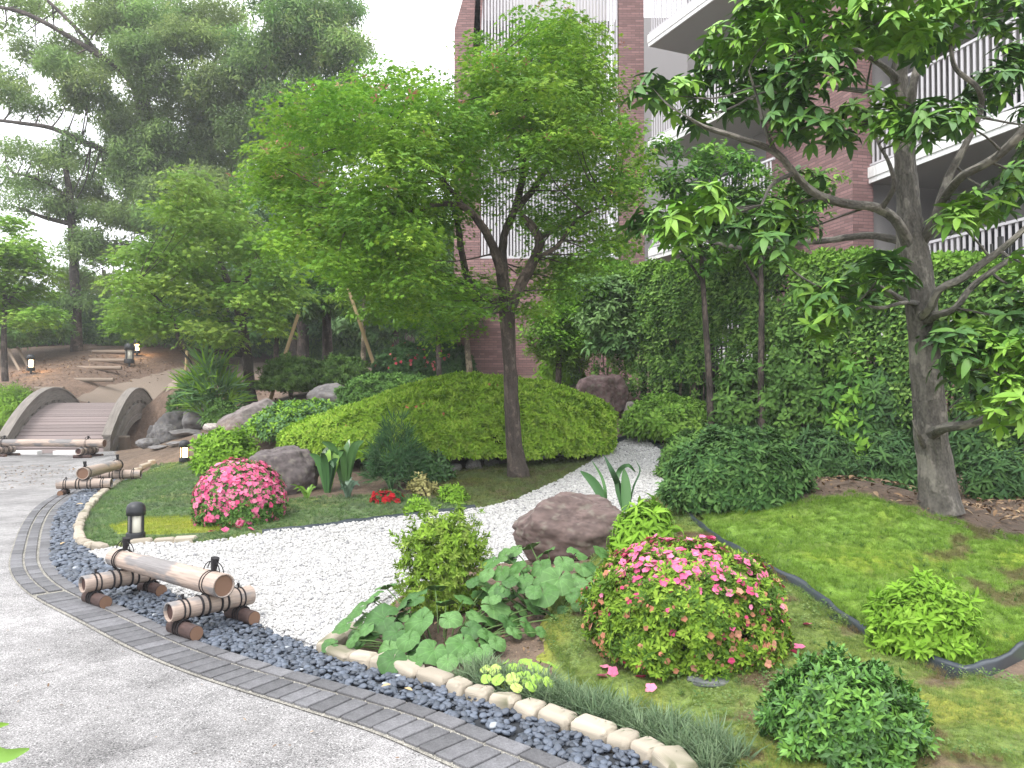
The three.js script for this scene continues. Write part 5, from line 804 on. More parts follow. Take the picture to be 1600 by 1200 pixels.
rock('boulder', 'grey rock beside the cloud pruned shrub at the rear', 512, 622, 66, 24, { Z: 20.5, d: 0.6, seed: 8, flatTop: 0.3, lean: -0.3, col: [0.17, 0.16, 0.16], detail: 4 });
rock('boulder', 'small grey rock peeking out of the light ground cover', 492, 660, 34, 22, { Z: 16.2, d: 0.8, seed: 9, col: [0.17, 0.16, 0.16], detail: 4 });
rock('boulder', 'reddish purple boulder between the mound hedge and the tall hedge', 936, 640, 92, 56, { Z: 16.8, d: 0.7, seed: 11, flatTop: 0.2, rough: 0.4, col: [0.15, 0.095, 0.095] });
rock('rock', 'small pale rock just right of the reddish purple boulder', 985, 640, 24, 22, { Z: 16.4, seed: 12, col: [0.3, 0.27, 0.24], detail: 4 });
rock('rock', 'brown rock on the soil left of the right tree foot', 1402, 756, 46, 34, { seed: 13, col: [0.14, 0.105, 0.075], detail: 4 });
rock('rock', 'flat grey stone half under the round azalea bush', 1125, 1078, 106, 22, { d: 0.4, seed: 14, flatTop: 0.5, col: [0.14, 0.15, 0.155], detail: 4 });
rock('rock', 'white rounded stone at the end of the stream rocks', 330, 690, 24, 26, { Z: 19.5, seed: 15, col: [0.42, 0.38, 0.35], detail: 4 });
for (const [x, y, w, h, Z, s, c, label] of [[262, 628, 44, 30, 24, 21, 0.11, 'topmost dark rock beside the bridge end'], [272, 660, 56, 36, 22.5, 22, 0.12, 'dark grey rock under the bridge parapet end'], [312, 672, 54, 34, 21, 23, 0.14, 'grey rock left of the white rounded stone'], [258, 690, 40, 28, 21, 24, 0.12, 'dark low rock nearest the lit lantern on the stream bank'], [292, 700, 60, 26, 20, 25, 0.13, 'broad low rock just behind the lit lantern'], [232, 706, 40, 22, 20.5, 26, 0.15, 'small rock at the foot of the bridge abutment'], [338, 640, 50, 16, 23, 27, 0.15, 'flat grey rock below the tall lime plants'], [248, 650, 40, 26, 26, 28, 0.1, 'dark rock pressed against the bridge side beam'], [262, 672, 46, 24, 23.5, 29, 0.13, 'squat dark rock in the middle of the stream bank'], [296, 648, 46, 26, 23, 30, 0.14, 'angular grey rock behind the other stream bank rocks'], [276, 712, 34, 16, 18.6, 31, 0.16, 'small pale brown stone left of the lit lantern'], [322, 706, 40, 18, 18.6, 32, 0.15, 'low grey stone right behind the lime leafy shrub'], [246, 722, 30, 14, 18.8, 33, 0.17, 'smallest stone at the corner of the lawn edging']]) rock('stream_rock', label, x, y, w, h, { Z, d: 0.8, seed: s, rough: 0.4, col: [c * 1.05, c, c], detail: 4, sink: 0.2 });
{ // stones along the foot of the mound hedge
  const t = thing('stone_border', 'row of small grey stones along the foot of the mound hedge', 'stone border');
  [[690, 738, 24], [712, 735, 20], [740, 732, 26], [768, 728, 24], [826, 724, 26], [846, 721, 22], [872, 716, 28], [896, 711, 20]].forEach(([x, y, w], i) => rock('stone', '', x, y, w, w * 0.55, { seed: 40 + i, col: [0.2 + 0.1 * (i % 3), 0.19 + 0.095 * (i % 3), 0.18 + 0.09 * (i % 3)], detail: 4, parent: t }));
}
// ---------------------------------------------------------------- bamboo barriers
const pipe = (len, r0, r1, hollow = 0.8) => { // along +x, hollow ends and two faint nodes
  const pts = [], n = 24; pts.push([r0 * hollow, 0.03], [r0 * hollow, 0], [r0 * 0.97, 0]);
  for (let i = 0; i <= n; i++) { const u = i / n, nd = Math.max(0, 1 - Math.abs(u - 0.34) * 70, 1 - Math.abs(u - 0.78) * 70); pts.push([lerp(r0, r1, u) * (1 + 0.08 * nd), len * u]); }
  pts.push([r1 * hollow, len], [r1 * hollow, len - 0.03]);
  const g = new THREE.LatheGeometry(pts.map(([a, b]) => new THREE.Vector2(a, b)), 28), uv = g.attributes.uv, p = g.attributes.position; for (let i = 0; i < uv.count; i++) uv.setXY(i, uv.getX(i) * 0.55, p.getY(i) * 0.6);
  g.rotateZ(-Math.PI / 2); g.translate(-len / 2, 0, 0); return g;
};
const disc = (r, x) => { const g = new THREE.CircleGeometry(r, 24); g.rotateY(Math.PI / 2 * Math.sign(x)); g.translate(x, 0, 0); return g; };
function wrap(rad, n = 2, gap = 0.028, thick = 0.0055) { const gs = []; for (let i = 0; i < n; i++) { const g = new THREE.TorusGeometry(rad + thick * 0.4, thick, 6, 28); g.rotateY(Math.PI / 2); g.rotateZ((i - 0.5) * 0.05); g.translate((i - (n - 1) / 2) * gap, 0, 0); gs.push(g); } return mergeGeometries(gs); }
const flareKnot = (s = 1) => { const a = new THREE.CylinderGeometry(0.03 * s, 0.018 * s, 0.1 * s, 10); a.translate(0, 0.05 * s, 0); const b = new THREE.TorusGeometry(0.075 * s, 0.004 * s, 5, 20, Math.PI); const c = b.clone(); c.rotateY(0.5); return mergeGeometries([a, b, c]); };
function barrier(label, mid, yaw, { len = 1.75, r = 0.08, cross = 0.62, rc = 0.07, at2 = 0.62, s = 1, foot = 0.3 }) {
  const t = thing('bamboo_barrier', label, 'barrier', mid, 'bamboo barriers round the garden path'); t.rotation.y = yaw; t.scale.setScalar(s);
  const rf = 0.052, yc = rf * 2 + rc - 0.006, ym = yc + rc + r - 0.006;
  const main = part('top_pole', pipe(len, r * 0.86, r * 1.04, 0.86), M.bamboo, t); main.position.y = ym;
  part('end_cap', disc(r * 0.9, len / 2 - 0.012), M.bambooCut, main); part('end_cap', disc(r * 0.76, -len / 2 + 0.012), M.bambooCut, main);
  for (const x of [-at2, at2]) {
    const c = part('cross_pole', pipe(cross, rc, rc * 0.96, 0.82), M.bamboo, t); c.position.set(x, yc, 0); c.rotation.y = -Math.PI / 2;
    part('end_cap', disc(rc * 0.86, cross / 2 - 0.02), M.bambooIn, c); part('end_cap', disc(rc * 0.86, -cross / 2 + 0.02), M.bambooIn, c);
    const w0 = part('rope', wrap(r * 1.0, 2, 0.034), M.rope, t); w0.position.set(x, ym, 0);
    const kn = part('knot', flareKnot(1), M.rope, t); kn.position.set(x + 0.01, ym + r * 0.97, -0.01); kn.rotation.z = -0.2;
    for (const z of [-1, 1]) {
      const f = part('foot_log', new THREE.CylinderGeometry(rf, rf * 0.95, foot, 16).rotateZ(Math.PI / 2), M.logDark, t); f.position.set(x + (z > 0 ? 0.05 : 0.03), rf - 0.008, z * cross * 0.36);
      part('end_cap', disc(rf * 0.9, foot / 2 + 0.002), M.bambooCut, f);
      const w1 = part('rope', wrap(rc, 2, 0.036), M.rope, t); w1.position.set(x, yc, z * cross * 0.34); w1.rotation.y = -Math.PI / 2;
      const w2 = part('rope', wrap(rc, 2, 0.05, 0.0075), M.rope, t); w2.position.set(x, yc, z * r * 0.9); w2.rotation.y = -Math.PI / 2;
      const w3 = part('rope', wrap(rf, 3, 0.03), M.rope, t); w3.position.set(x + 0.02, rf, z * cross * 0.36);
      const nub = part('knot', flareKnot(0.35), M.rope, t); nub.position.set(x, yc + rc, z * cross * 0.34);
    }
  }
  return t;
}
{
  const y = (p) => V(p.x, H(p.x, p.z), p.z);
  // near one: stands astride pebbles and gravel
  const a = P(192, 905, 6.35), b = P(330, 948, 5.55), m = y(a.clone().lerp(b, 0.5)); m.y += 0.02;
  barrier('nearest bamboo barrier standing across the black pebbles and white gravel', m, Math.atan2(-(b.z - a.z), b.x - a.x), { len: 1.6, at2: a.distanceTo(b) / 2, r: 0.08, rc: 0.068 });
  const c = P(128, 768, 13.3), d = P(186, 745, 15.2), n = y(c.clone().lerp(d, 0.5));
  barrier('second bamboo barrier beside the left lawn, end on to the bridge', n, Math.atan2(-(c.z - d.z), c.x - d.x), { len: c.distanceTo(d) * 0.98, at2: c.distanceTo(d) * 0.44, r: 0.1, rc: 0.085, cross: 0.85 });
  const e = P(5, 714, 22.5), f = P(136, 717, 22.2), k = y(e.clone().lerp(f, 0.5));
  barrier('long bamboo barrier laid across the near end of the bridge', k, Math.atan2(-(f.z - e.z), f.x - e.x), { len: 3.6, at2: e.distanceTo(f) / 2, r: 0.11, rc: 0.1, cross: 0.75, foot: 0.5 });
}
// ---------------------------------------------------------------- lanterns
function lantern(label, px, py, Z, hpx, lit) {
  const p = P(px, py, Z); p.y = H(p.x, p.z); const h = hpx * pxm(Z), R = h * 0.235, t = thing('garden_lantern', label, 'lantern', p), sp = h * 0.12;
  const body = (pts, seg = 28) => new THREE.LatheGeometry(pts.map(([a, b]) => new THREE.Vector2(a * R, b * h + sp)), seg);
  part('spike', new THREE.CylinderGeometry(R * 0.28, R * 0.16, sp + 0.1, 10).translate(0, sp / 2 - 0.05, 0), M.blackMetal, t);
  part('base', body([[0, 0], [0.9, 0], [1, 0.03], [1, 0.2], [0.9, 0.22], [0, 0.22]]), M.blackMetal, t);
  part('cap', body([[0, 0.66], [1, 0.66], [1, 0.78], [0.97, 0.86], [0.85, 0.93], [0.6, 0.98], [0.3, 1], [0, 1.005]]), M.blackMetal, t);
  for (let k = 0; k < 4; k++) { const a = k * Math.PI / 2 + 0.2, m = part('post', new RoundedBoxGeometry(R * 0.26, h * 0.45, R * 0.2, 1, R * 0.05), M.blackMetal, t); m.position.set(Math.cos(a) * R * 0.88, sp + h * 0.44, Math.sin(a) * R * 0.88); m.rotation.y = -a + Math.PI / 2; }
  const glow = part('lamp_glass', body([[0, 0.221], [0.72, 0.221], [0.72, 0.659], [0, 0.659]], 20), lit ? new THREE.MeshStandardMaterial({ color: C(0.7, 0.6, 0.4), emissive: C(1, 0.62, 0.26), emissiveIntensity: 5, roughness: 0.4 }) : M.frost, t);
  if (lit) { const L = new THREE.PointLight(new THREE.Color(1, 0.62, 0.28), 1.1 * (h / 0.45) ** 2); L.position.set(0, sp + h * 0.44, 0); L.castShadow = true; L.shadow.radius = 3; t.add(L); }
  return t;
}
lantern('unlit black garden lantern on the lawn corner behind the near bamboo barrier', 212, 848, 8.7, 60, false);
lantern('lit garden lantern between the stream rocks and the left lawn', 288, 724, 16.6, 34, true);
lantern('unlit garden lantern on the sandy path bank at the rear', 275, 597, 29, 26, false);
lantern('lit garden lantern at the foot of the two pale poles, far left', 48, 584, 36, 26, true);
lantern('lit garden lantern by the top of the log steps', 214, 548, 41, 22, true);
lantern('unlit garden lantern on a stone left of the lit one at the log steps', 202, 562, 39, 32, false);
// ---------------------------------------------------------------- the arched wooden bridge
{
  const c0 = P(150, 630, 29), ang = Math.atan2(-0.29, -0.957), t = thing('arched_bridge', 'arched wooden footbridge with solid curved parapets at the left', 'bridge', V(c0.x, 0, c0.z)); t.rotation.y = ang;
  // local: +z runs along the bridge away from us, +x to its left... built symmetric
  const L = 5.6, rise = c0.y, yOf = (s) => rise * (1 - (s / L) ** 2) + 0.02, W = 1.27, tmp = new GB();
  const n = 44, r = rng(12), pg = new THREE.BoxGeometry(2 * W, 0.05, 2 * L / n - 0.012);
  for (let k = 0; k < n; k++) { const s = lerp(-L, L, (k + 0.5) / n), m = part('plank', pg, M.plank[Math.floor(r() * 3)], t); m.position.set(0, yOf(s) - 0.03 + 0.004 * r(), s); m.rotation.x = Math.atan2(2 * rise * s / L / L, 1); }
  const curved = (x0, x1, lo, hi, sa, sb, seg = 30) => { // a beam that follows the arch
    const g = new GB(), uv = []; for (let k = 0; k <= seg; k++) { const s = lerp(sa, sb, k / seg), y = yOf(s); for (const [x, yy] of [[x0, lo], [x1, lo], [x1, hi], [x0, hi]]) { g.v(x, y + yy, s); uv.push((x + yy) * 0.8, s * 0.5); } }
    for (let k = 0; k < seg; k++) for (let j = 0; j < 4; j++) { const a = k * 4 + j, b = k * 4 + (j + 1) % 4; g.q(a, b, b + 4, a + 4); } g.q(3, 2, 1, 0); const e = seg * 4; g.q(e, e + 1, e + 2, e + 3);
    const q = g.geo(); q.setAttribute('uv', new THREE.Float32BufferAttribute(uv, 2)); const f = q.toNonIndexed(); f.computeVertexNormals(); return f;
  };
  for (const sx of [-1, 1]) {
    const a = sx * W, b = sx * (W + 0.2);
    part('parapet', curved(Math.min(a, b), Math.max(a, b), 0.1, 0.5, -L, L), M.bridgeWood, t);
    part('handrail_cap', curved(Math.min(a, b) - 0.03, Math.max(a, b) + 0.03, 0.503, 0.56, -L - 0.05, L + 0.05), M.bridgeWood, t);
    for (let k = 0; k < 13; k++) { const s = lerp(-L + 0.2, L - 0.2, k / 12); part('block', curved(Math.min(a, b) + 0.012, Math.max(a, b) - 0.012, -0.02, 0.1, s - 0.2, s + 0.2, 3), M.bridgeWood, t); }
    part('side_beam', curved(Math.min(a, b) - 0.02, Math.max(a, b) + 0.045, -0.36, -0.021, -L, L), M.bridgeWood, t);
    part('arch_rib', curved(sx * W - 0.25, sx * W + 0.02, -0.6, -0.37, -L * 0.82, L * 0.82), M.bridgeWood, t);
  }
  for (const s of [-1, 1]) for (const [x, w, h] of [[-1.5, 0.5, 0.6], [-0.9, 0.55, 0.45], [-0.2, 0.6, 0.42], [0.5, 0.55, 0.45], [1.1, 0.5, 0.45], [1.58, 0.45, 0.62]]) { const m = part('abutment_stone', new RoundedBoxGeometry(w, h, 0.5, 2, 0.06), M.pathFar, t); m.position.set(x, h / 2 - 0.15, s * (L * 0.72 + 0.12 * r())); m.rotation.y = (r() - 0.5) * 0.3; }
  // barrier at its far end
  const fy = yOf(L * 0.6), fp = V(0.1, fy, L * 0.55).applyAxisAngle(YY, ang).add(t.position);
  barrier('bamboo barrier at the far end of the arched bridge', V(fp.x, fp.y + 0.02, fp.z), 0.02, { len: 2.7, at2: 0.85, r: 0.1, rc: 0.08, cross: 0.5, foot: 0.4 });
  for (const [x0, x1, label] of [[16, 62, 'left white threshold board at the bridge foot'], [86, 130, 'right white threshold board at the bridge foot']]) { const a = P(x0, 711, 23.2), b = P(x1, 711, 23.2), o = part('threshold_board', new RoundedBoxGeometry(a.distanceTo(b), 0.12, 0.25, 1, 0.015), M.white, scene); o.position.copy(a).lerp(b, 0.5); o.position.y = H(o.position.x, o.position.z) + 0.06; tag(o, label, 'board'); }
}
{ // log steps, poles, stakes on the slope
  const t = thing('log_steps', 'weathered timber steps climbing the brown slope at the back left', 'steps');
  for (const [x0, x1, y, Z] of [[55, 100, 577, 34.5], [98, 178, 567, 36], [120, 190, 556, 37.5], [140, 196, 548, 39], [145, 200, 541, 41]]) { const a = P(x0, y, Z), b = P(x1, y, Z); const m = part('log', new THREE.CylinderGeometry(0.1, 0.1, a.distanceTo(b), 10).rotateZ(Math.PI / 2), M.log, t); m.position.copy(a).lerp(b, 0.5); m.position.y = H(m.position.x, m.position.z) + 0.08; }
  const pole = (name, label, a, b, ra, mat, cat, group) => tag(part(name, sweep([a, a.clone().lerp(b, 0.5), b], [ra, ra * 0.95, ra * 0.9], 8, 0.03, 1, 3), mat, scene), label, cat, group);
  const toG = (x, y, Z) => { const p = P(x, y, Z); p.y = H(p.x, p.z) - 0.05; return p; };
  pole('tree_stake', 'bamboo stake leaning right, left of the pair behind the pruned shrubs', toG(420, 582, 22), P(467, 488, 22.6), 0.055, M.stake, 'stake');
  pole('tree_stake', 'bamboo stake leaning left, right of the pair behind the mound hedge', toG(592, 560, 23.5), P(543, 448, 23.2), 0.055, M.stake, 'stake');
  pole('tree_stake', 'short pale stake beside the lime stemmed plants', toG(284, 580, 27), P(292, 548, 27), 0.05, M.stake, 'stake');
  pole('pale_pole', 'left one of two pale poles leaning on the brown slope', toG(31, 584, 37), P(12, 545, 38), 0.07, M.log, 'pole');
  pole('pale_pole', 'right one of two pale poles leaning on the brown slope', toG(44, 578, 38), P(27, 543, 39), 0.07, M.log, 'pole');
}
sheet('garden_path', toWorld([[120, 622], [200, 596], [285, 574], [420, 566], [430, 580], [330, 588], [268, 604], [236, 622], [180, 640]]), 0.25, 0.03, M.pathFar, { wob: 0.2, edge: 0.2 });
// ---------------------------------------------------------------- large round leaves
const kidney = (seed) => { // scalloped, cupped, notched at the stalk
  const g = new GB(), r = rng(seed), nA = 26, nR = 4, ctr = g.v(0, 0, 0), tilt = 0.5 + r() * 0.5, ph = r() * 6; let prev = null;
  for (let i = 0; i <= nA; i++) {
    const a = lerp(0.1, TAU - 0.1, i / nA), Rr = (0.86 + 0.14 * Math.cos(a - Math.PI) ) * (1 + 0.035 * Math.sin(a * 11 + ph)) * (0.9 + 0.1 * Math.min(1, Math.min(i, nA - i) / 3)), col = [];
    for (let k = 1; k <= nR; k++) { const q = k / nR, wv = 0.09 * q * Math.sin(a * 3 + ph) + 0.035 * q * Math.cos(a * 8 + ph * 2); col.push(g.v(-Math.cos(a) * Rr * q, 0.42 * Math.sqrt(q) - 0.34 * tilt * q * q + wv * q, Math.sin(a) * Rr * q)); }
    if (prev) { g.t(ctr, prev[0], col[0]); for (let k = 0; k < nR - 1; k++) g.q(prev[k], prev[k + 1], col[k + 1], col[k]); } prev = col;
  }
  const q = g.geo(), uv = [0.5, 0]; for (let i = 0; i <= nA; i++) for (let k = 1; k <= nR; k++) uv.push(i / nA, k / nR); q.setAttribute('uv', new THREE.Float32BufferAttribute(uv, 2)); return q;
};
const veins = tex(256, (u, v) => { const w = Math.abs(((u * 9) % 1) - 0.5) * 2 * (0.15 + v), br = Math.abs(((u * 27 + v * 3) % 1) - 0.5) * 2 * (0.3 + v), k = 0.82 + 0.3 * (fb(u, v, 8, 4) - 0.5) + 0.35 * (1 - smoothstep(w, 0.03, 0.1)) + 0.1 * (1 - smoothstep(br, 0.05, 0.2)); return [k * 0.8, k * 0.8, k * 0.8]; });
const KID = [1, 2, 3, 4, 5].map(kidney), KM = [[0.115, 0.255, 0.07], [0.095, 0.22, 0.055], [0.145, 0.295, 0.09], [0.07, 0.17, 0.045]].map((c) => { const m = glossLeaf(...c, 0.5); m.map = veins; m.specularIntensity = 0.45; return m; }), KL = [[0.3, 0.46, 0.07], [0.24, 0.4, 0.06], [0.36, 0.48, 0.12]].map((c) => glossLeaf(...c, 0.55));
function leafClump(name, label, foot, Zf, Zb, yF, yB, list, mats, seed, fill = 0) {
  const b = G(...foot), t = thing(name, label, 'plant', b), r = rng(seed), st = [];
  const all = list.map((l) => [...l]); for (let i = 0; i < fill; i++) { const s = list[Math.floor(r() * list.length)]; all.push([s[0] + (r() - 0.5) * 50, s[1] + 12 + r() * 22, s[2] * (0.6 + 0.4 * r()), 1]); }
  for (const [x, y, q, low] of all) {
    const Z = lerp(Zb, Zf, clamp((y - yB) / (yF - yB), 0, 1)) + (low ? 0.12 : 0), p = P(x, y, Z), R = q * pxm(Z) * 1.12; p.y = Math.max(p.y, H(p.x, p.z) + 0.05);
    const m = part('leaf', KID[Math.floor(r() * 5)], mats[Math.floor(r() * mats.length)], t); m.position.copy(p).sub(b); m.scale.set(R, R * (0.8 + 0.5 * r()), R);
    const out = V(p.x - b.x, 0, p.z - b.z).normalize(); m.quaternion.setFromUnitVectors(YY, V(out.x * 0.6 + (r() - 0.5) * 0.8, 1, out.z * 0.5 + 0.3 + (r() - 0.5) * 0.7).normalize()).multiply(qb.setFromAxisAngle(YY, Math.atan2(-out.z, out.x) + (r() - 0.5) * 1.4));
    const gx = lerp(p.x, b.x, 0.55), gz = lerp(p.z, b.z, 0.55); st.push(sweep([V(gx - b.x, H(gx, gz) - b.y - 0.03, gz - b.z), V(lerp(gx, p.x, 0.5) - b.x, lerp(H(gx, gz), p.y, 0.65) - b.y, lerp(gz, p.z, 0.5) - b.z), p.clone().sub(b)], [0.006, 0.005, 0.004], 5, 0, 1, 3));
  }
  part('stalks', mergeGeometries(st), M.stemGreen, t, 'stuff'); return t;
}
leafClump('leopard_plant', 'clump of large round leaves spilling over the edging at the gravel corner', [690, 1000], 4.62, 5.6, 1035, 915, [[600, 970, 32], [660, 972, 28], [652, 940, 28], [677, 1019, 26], [722, 1010, 28], [615, 1032, 24], [585, 936, 20], [562, 955, 22], [540, 980, 20], [604, 919, 18], [697, 945, 18], [724, 940, 20], [757, 920, 24], [739, 966, 20], [769, 951, 26], [701, 970, 20], [830, 950, 22], [850, 957, 14], [820, 980, 18], [843, 990, 12], [807, 933, 18], [790, 975, 20], [760, 995, 20], [735, 985, 18], [640, 1000, 20], [575, 985, 20], [630, 950, 22], [790, 930, 20], [775, 1005, 16], [650, 1035, 16], [555, 1000, 14], [740, 1030, 16], [700, 1035, 18], [620, 990, 20], [680, 920, 16]], KM, 5, 34);
leafClump('leopard_plant', 'clump of round leaves in front of the large brown boulder', [870, 925], 5.15, 6.1, 930, 850, [[872, 907, 28], [907, 890, 17], [937, 865, 21], [900, 868, 18], [857, 865, 17], [830, 855, 17], [807, 862, 17], [913, 927, 18], [923, 913, 17], [943, 897, 17], [960, 887, 14], [820, 907, 15], [800, 910, 15], [880, 880, 17], [847, 887, 19], [810, 888, 17], [790, 870, 16], [770, 880, 16], [785, 895, 16], [762, 897, 14], [835, 925, 14], [955, 868, 14], [895, 930, 14]], KM, 6, 22);
leafClump('coral_bells', 'small clump of lime yellow round leaves behind the mondo grass', [815, 1068], 4.15, 4.6, 1072, 1030, [[775, 1048, 11], [790, 1038, 12], [805, 1046, 13], [820, 1036, 12], [835, 1046, 13], [850, 1050, 12], [800, 1060, 12], [818, 1058, 13], [838, 1062, 12], [780, 1062, 11], [856, 1066, 10], [828, 1072, 10], [806, 1074, 10], [862, 1040, 10], [760, 1046, 9], [760, 1060, 9], [845, 1034, 10]], KL, 7, 8);
// ---------------------------------------------------------------- strap leaved plants
const strapM = [[0.05, 0.13, 0.04], [0.07, 0.17, 0.05], [0.035, 0.09, 0.035]].map((c) => glossLeaf(...c, 0.45));
function strap(t, pts, w, mat) { const cv = new THREE.CatmullRomCurve3(pts), g = new GB(), n = 12; let prev = null; for (let i = 0; i <= n; i++) { const u = i / n, c = cv.getPoint(u), d = cv.getTangent(u), s = V(d.y, -d.x, 0.25).normalize(), ww = w * Math.pow(Math.sin(Math.PI * Math.min(0.985, 0.12 + 0.87 * u)), 0.7) / 2, f = ww * 0.35; const row = [g.v(c.x - s.x * ww, c.y - s.y * ww, c.z - s.z * ww + f), g.v(c.x, c.y, c.z), g.v(c.x + s.x * ww, c.y + s.y * ww, c.z + s.z * ww + f)]; if (prev) { g.q(prev[0], prev[1], row[1], row[0]); g.q(prev[1], prev[2], row[2], row[1]); } prev = row; } return part('leaf', g.geo(), mat, t); }
{
  const Z = 8.0, k = pxm(Z), b = P(965, 800, Z); b.y = H(b.x, b.z); const t = thing('strap_leaf_plant', 'few broad strap leaves standing up behind the large brown boulder', 'plant', b);
  [[[[944, 800], [936, 768], [922, 748], [907, 736]], 15], [[[946, 800], [946, 770], [940, 745], [925, 720]], 5], [[[974, 800], [968, 765], [958, 740], [944, 712]], 10], [[[974, 800], [963, 755], [968, 735], [982, 727], [993, 738]], 8], [[[977, 800], [978, 775], [977, 752], [975, 732]], 16], [[[982, 800], [990, 760], [1000, 735], [994, 720]], 3]].forEach(([pts, w], i) => strap(t, pts.map(([x, y], j) => P(x, y, Z + 0.05 * ((i * 3 + j) % 4)).sub(b)), w * k, strapM[i % 3]));
}
function strapClump(label, foot, n, hpx, wpx, mats, seed, lean = 0.6) { const b = G(...foot), k = pxm(-b.z), t = thing('strap_leaf_plant', label, 'plant', b), r = rng(seed); for (let i = 0; i < n; i++) { const a = r() * TAU, h = hpx * k * (0.6 + 0.5 * r()), l = h * lean * (0.3 + r()), dx = Math.cos(a) * l, dz = Math.sin(a) * l, dr = r() < 0.4 ? 0.75 : 1; strap(t, [V(dx * 0.05, -0.02, dz * 0.05), V(dx * 0.25, h * 0.5, dz * 0.25), V(dx * 0.6, h * 0.9, dz * 0.6), V(dx, h * dr, dz)], wpx * k * (0.7 + 0.5 * r()), mats[Math.floor(r() * mats.length)]); } return t; }
const grey = [[0.13, 0.19, 0.13], [0.09, 0.15, 0.1]].map((c) => glossLeaf(...c, 0.5)), limeM = [[0.2, 0.36, 0.05], [0.16, 0.3, 0.05]].map((c) => glossLeaf(...c, 0.5)), variM = [[0.07, 0.16, 0.045], [0.42, 0.5, 0.36]].map((c) => glossLeaf(...c, 0.5));
strapClump('upright dark broad leaved plant right of the flat topped boulder', [512, 768], 16, 66, 13, strapM.concat(limeM), 3, 0.45);
strapClump('upright plant with pale striped leaves next to the dark broad leaved plant', [540, 764], 12, 70, 12, variM, 4, 0.5);
strapClump('grey green tuft of narrow leaves before the dark broad leaved plant', [543, 782], 22, 32, 5, grey, 8, 0.9);
strapClump('arching bluish tuft of narrow leaves above the red flowers', [612, 764], 34, 34, 4, grey.concat(strapM), 9, 1.1);
strapClump('lime green strap leaves at the edge of the left lawn', [328, 742], 14, 44, 6, limeM, 10, 0.7);
strapClump('small curled pale plant beside the flat topped boulder foot', [480, 782], 10, 26, 4, limeM, 11, 0.9);
strapClump('thin grassy plant poking up before the large brown boulder', [893, 872], 12, 46, 3, limeM, 12, 0.6);
strapClump('tiny tuft of thin dark leaves on the moss at the lower right', [1192, 1165], 14, 34, 2.5, strapM, 13, 0.7);
SH('feathery_shrub', 'dark feathery shrub in front of the mound hedge', 'shrub', { px: 618, py: 770, w: 86, h: 112, d: 0.9, geo: GEO.fine, pal: [[0.045, 0.11, 0.045], [0.06, 0.14, 0.05], [0.08, 0.165, 0.06]], n: 190, size: 1.0, lumps: 0.6, seed: 91, low: 0.05, shell: 0.85, stems: 9 });
SH('evergreen_shrub', 'small dark glossy shrub at the foot of the mound hedge', 'shrub', { px: 668, py: 758, w: 62, h: 44, d: 0.9, geo: GEO.hedge, pal: PAL.dark, n: 260, size: 0.9, lumps: 0.3, seed: 92, mat: GLOSS, low: 0 });
SH('variegated_plant', 'low plant with cream yellow leaves beside the red flowers', 'plant', { px: 660, py: 775, w: 34, h: 26, d: 0.9, geo: GEO.hedge, pal: [[0.5, 0.46, 0.2], [0.42, 0.4, 0.16]], n: 46, size: 0.75, lumps: 0.3, seed: 93, low: 0, stems: 3 });
SH('small_plant', 'tiny lime leaved plant at the clover strip edge', 'plant', { px: 652, py: 805, w: 26, h: 24, d: 0.9, geo: GEO.hedge, pal: PAL.lime, n: 40, size: 0.65, lumps: 0.3, seed: 94, low: 0, stems: 2 });
SH('small_plant', 'small lime plant at the gravel bend under the maple', 'plant', { px: 708, py: 790, w: 46, h: 28, d: 0.9, geo: GEO.lance, pal: PAL.lime, n: 90, size: 0.6, lumps: 0.3, seed: 95, low: 0, stems: 3 });
{
  const S = SH('red_flower_plant', 'low plant with a clump of bright red flowers in the middle bed', 'plant', { px: 606, py: 790, w: 46, h: 22, d: 0.9, geo: GEO.azalea, pal: PAL.dark, n: 300, size: 1.2, lumps: 0.3, seed: 96, low: -0.2, stems: 2 });
  blossoms(S, 46, FL, [leafMat(0.42, 0.012, 0.02, 0.2), leafMat(0.3, 0.01, 0.02, 0.2)], { from: 0, to: 1, size: 1.35, bias: (q) => (q.z > -0.2 ? 1 : 0.1) });
}
{ // leaf tips that reach in at the lower left
  const t = thing('foreground_plant', 'broad green leaf tips of a plant cut by the lower left corner', 'plant', V(-1.95, 0, -2.3)), b = t.position;
  strap(t, [V(0, 0, 0), P(-60, 1120, 2.4).sub(b), P(0, 1178, 2.35).sub(b), P(46, 1170, 2.33).sub(b)], 0.05, limeM[1]); strap(t, [V(0, 0, 0.05), P(-80, 1060, 2.5).sub(b), P(-25, 1130, 2.45).sub(b), P(14, 1131, 2.42).sub(b)], 0.035, limeM[0]);
}
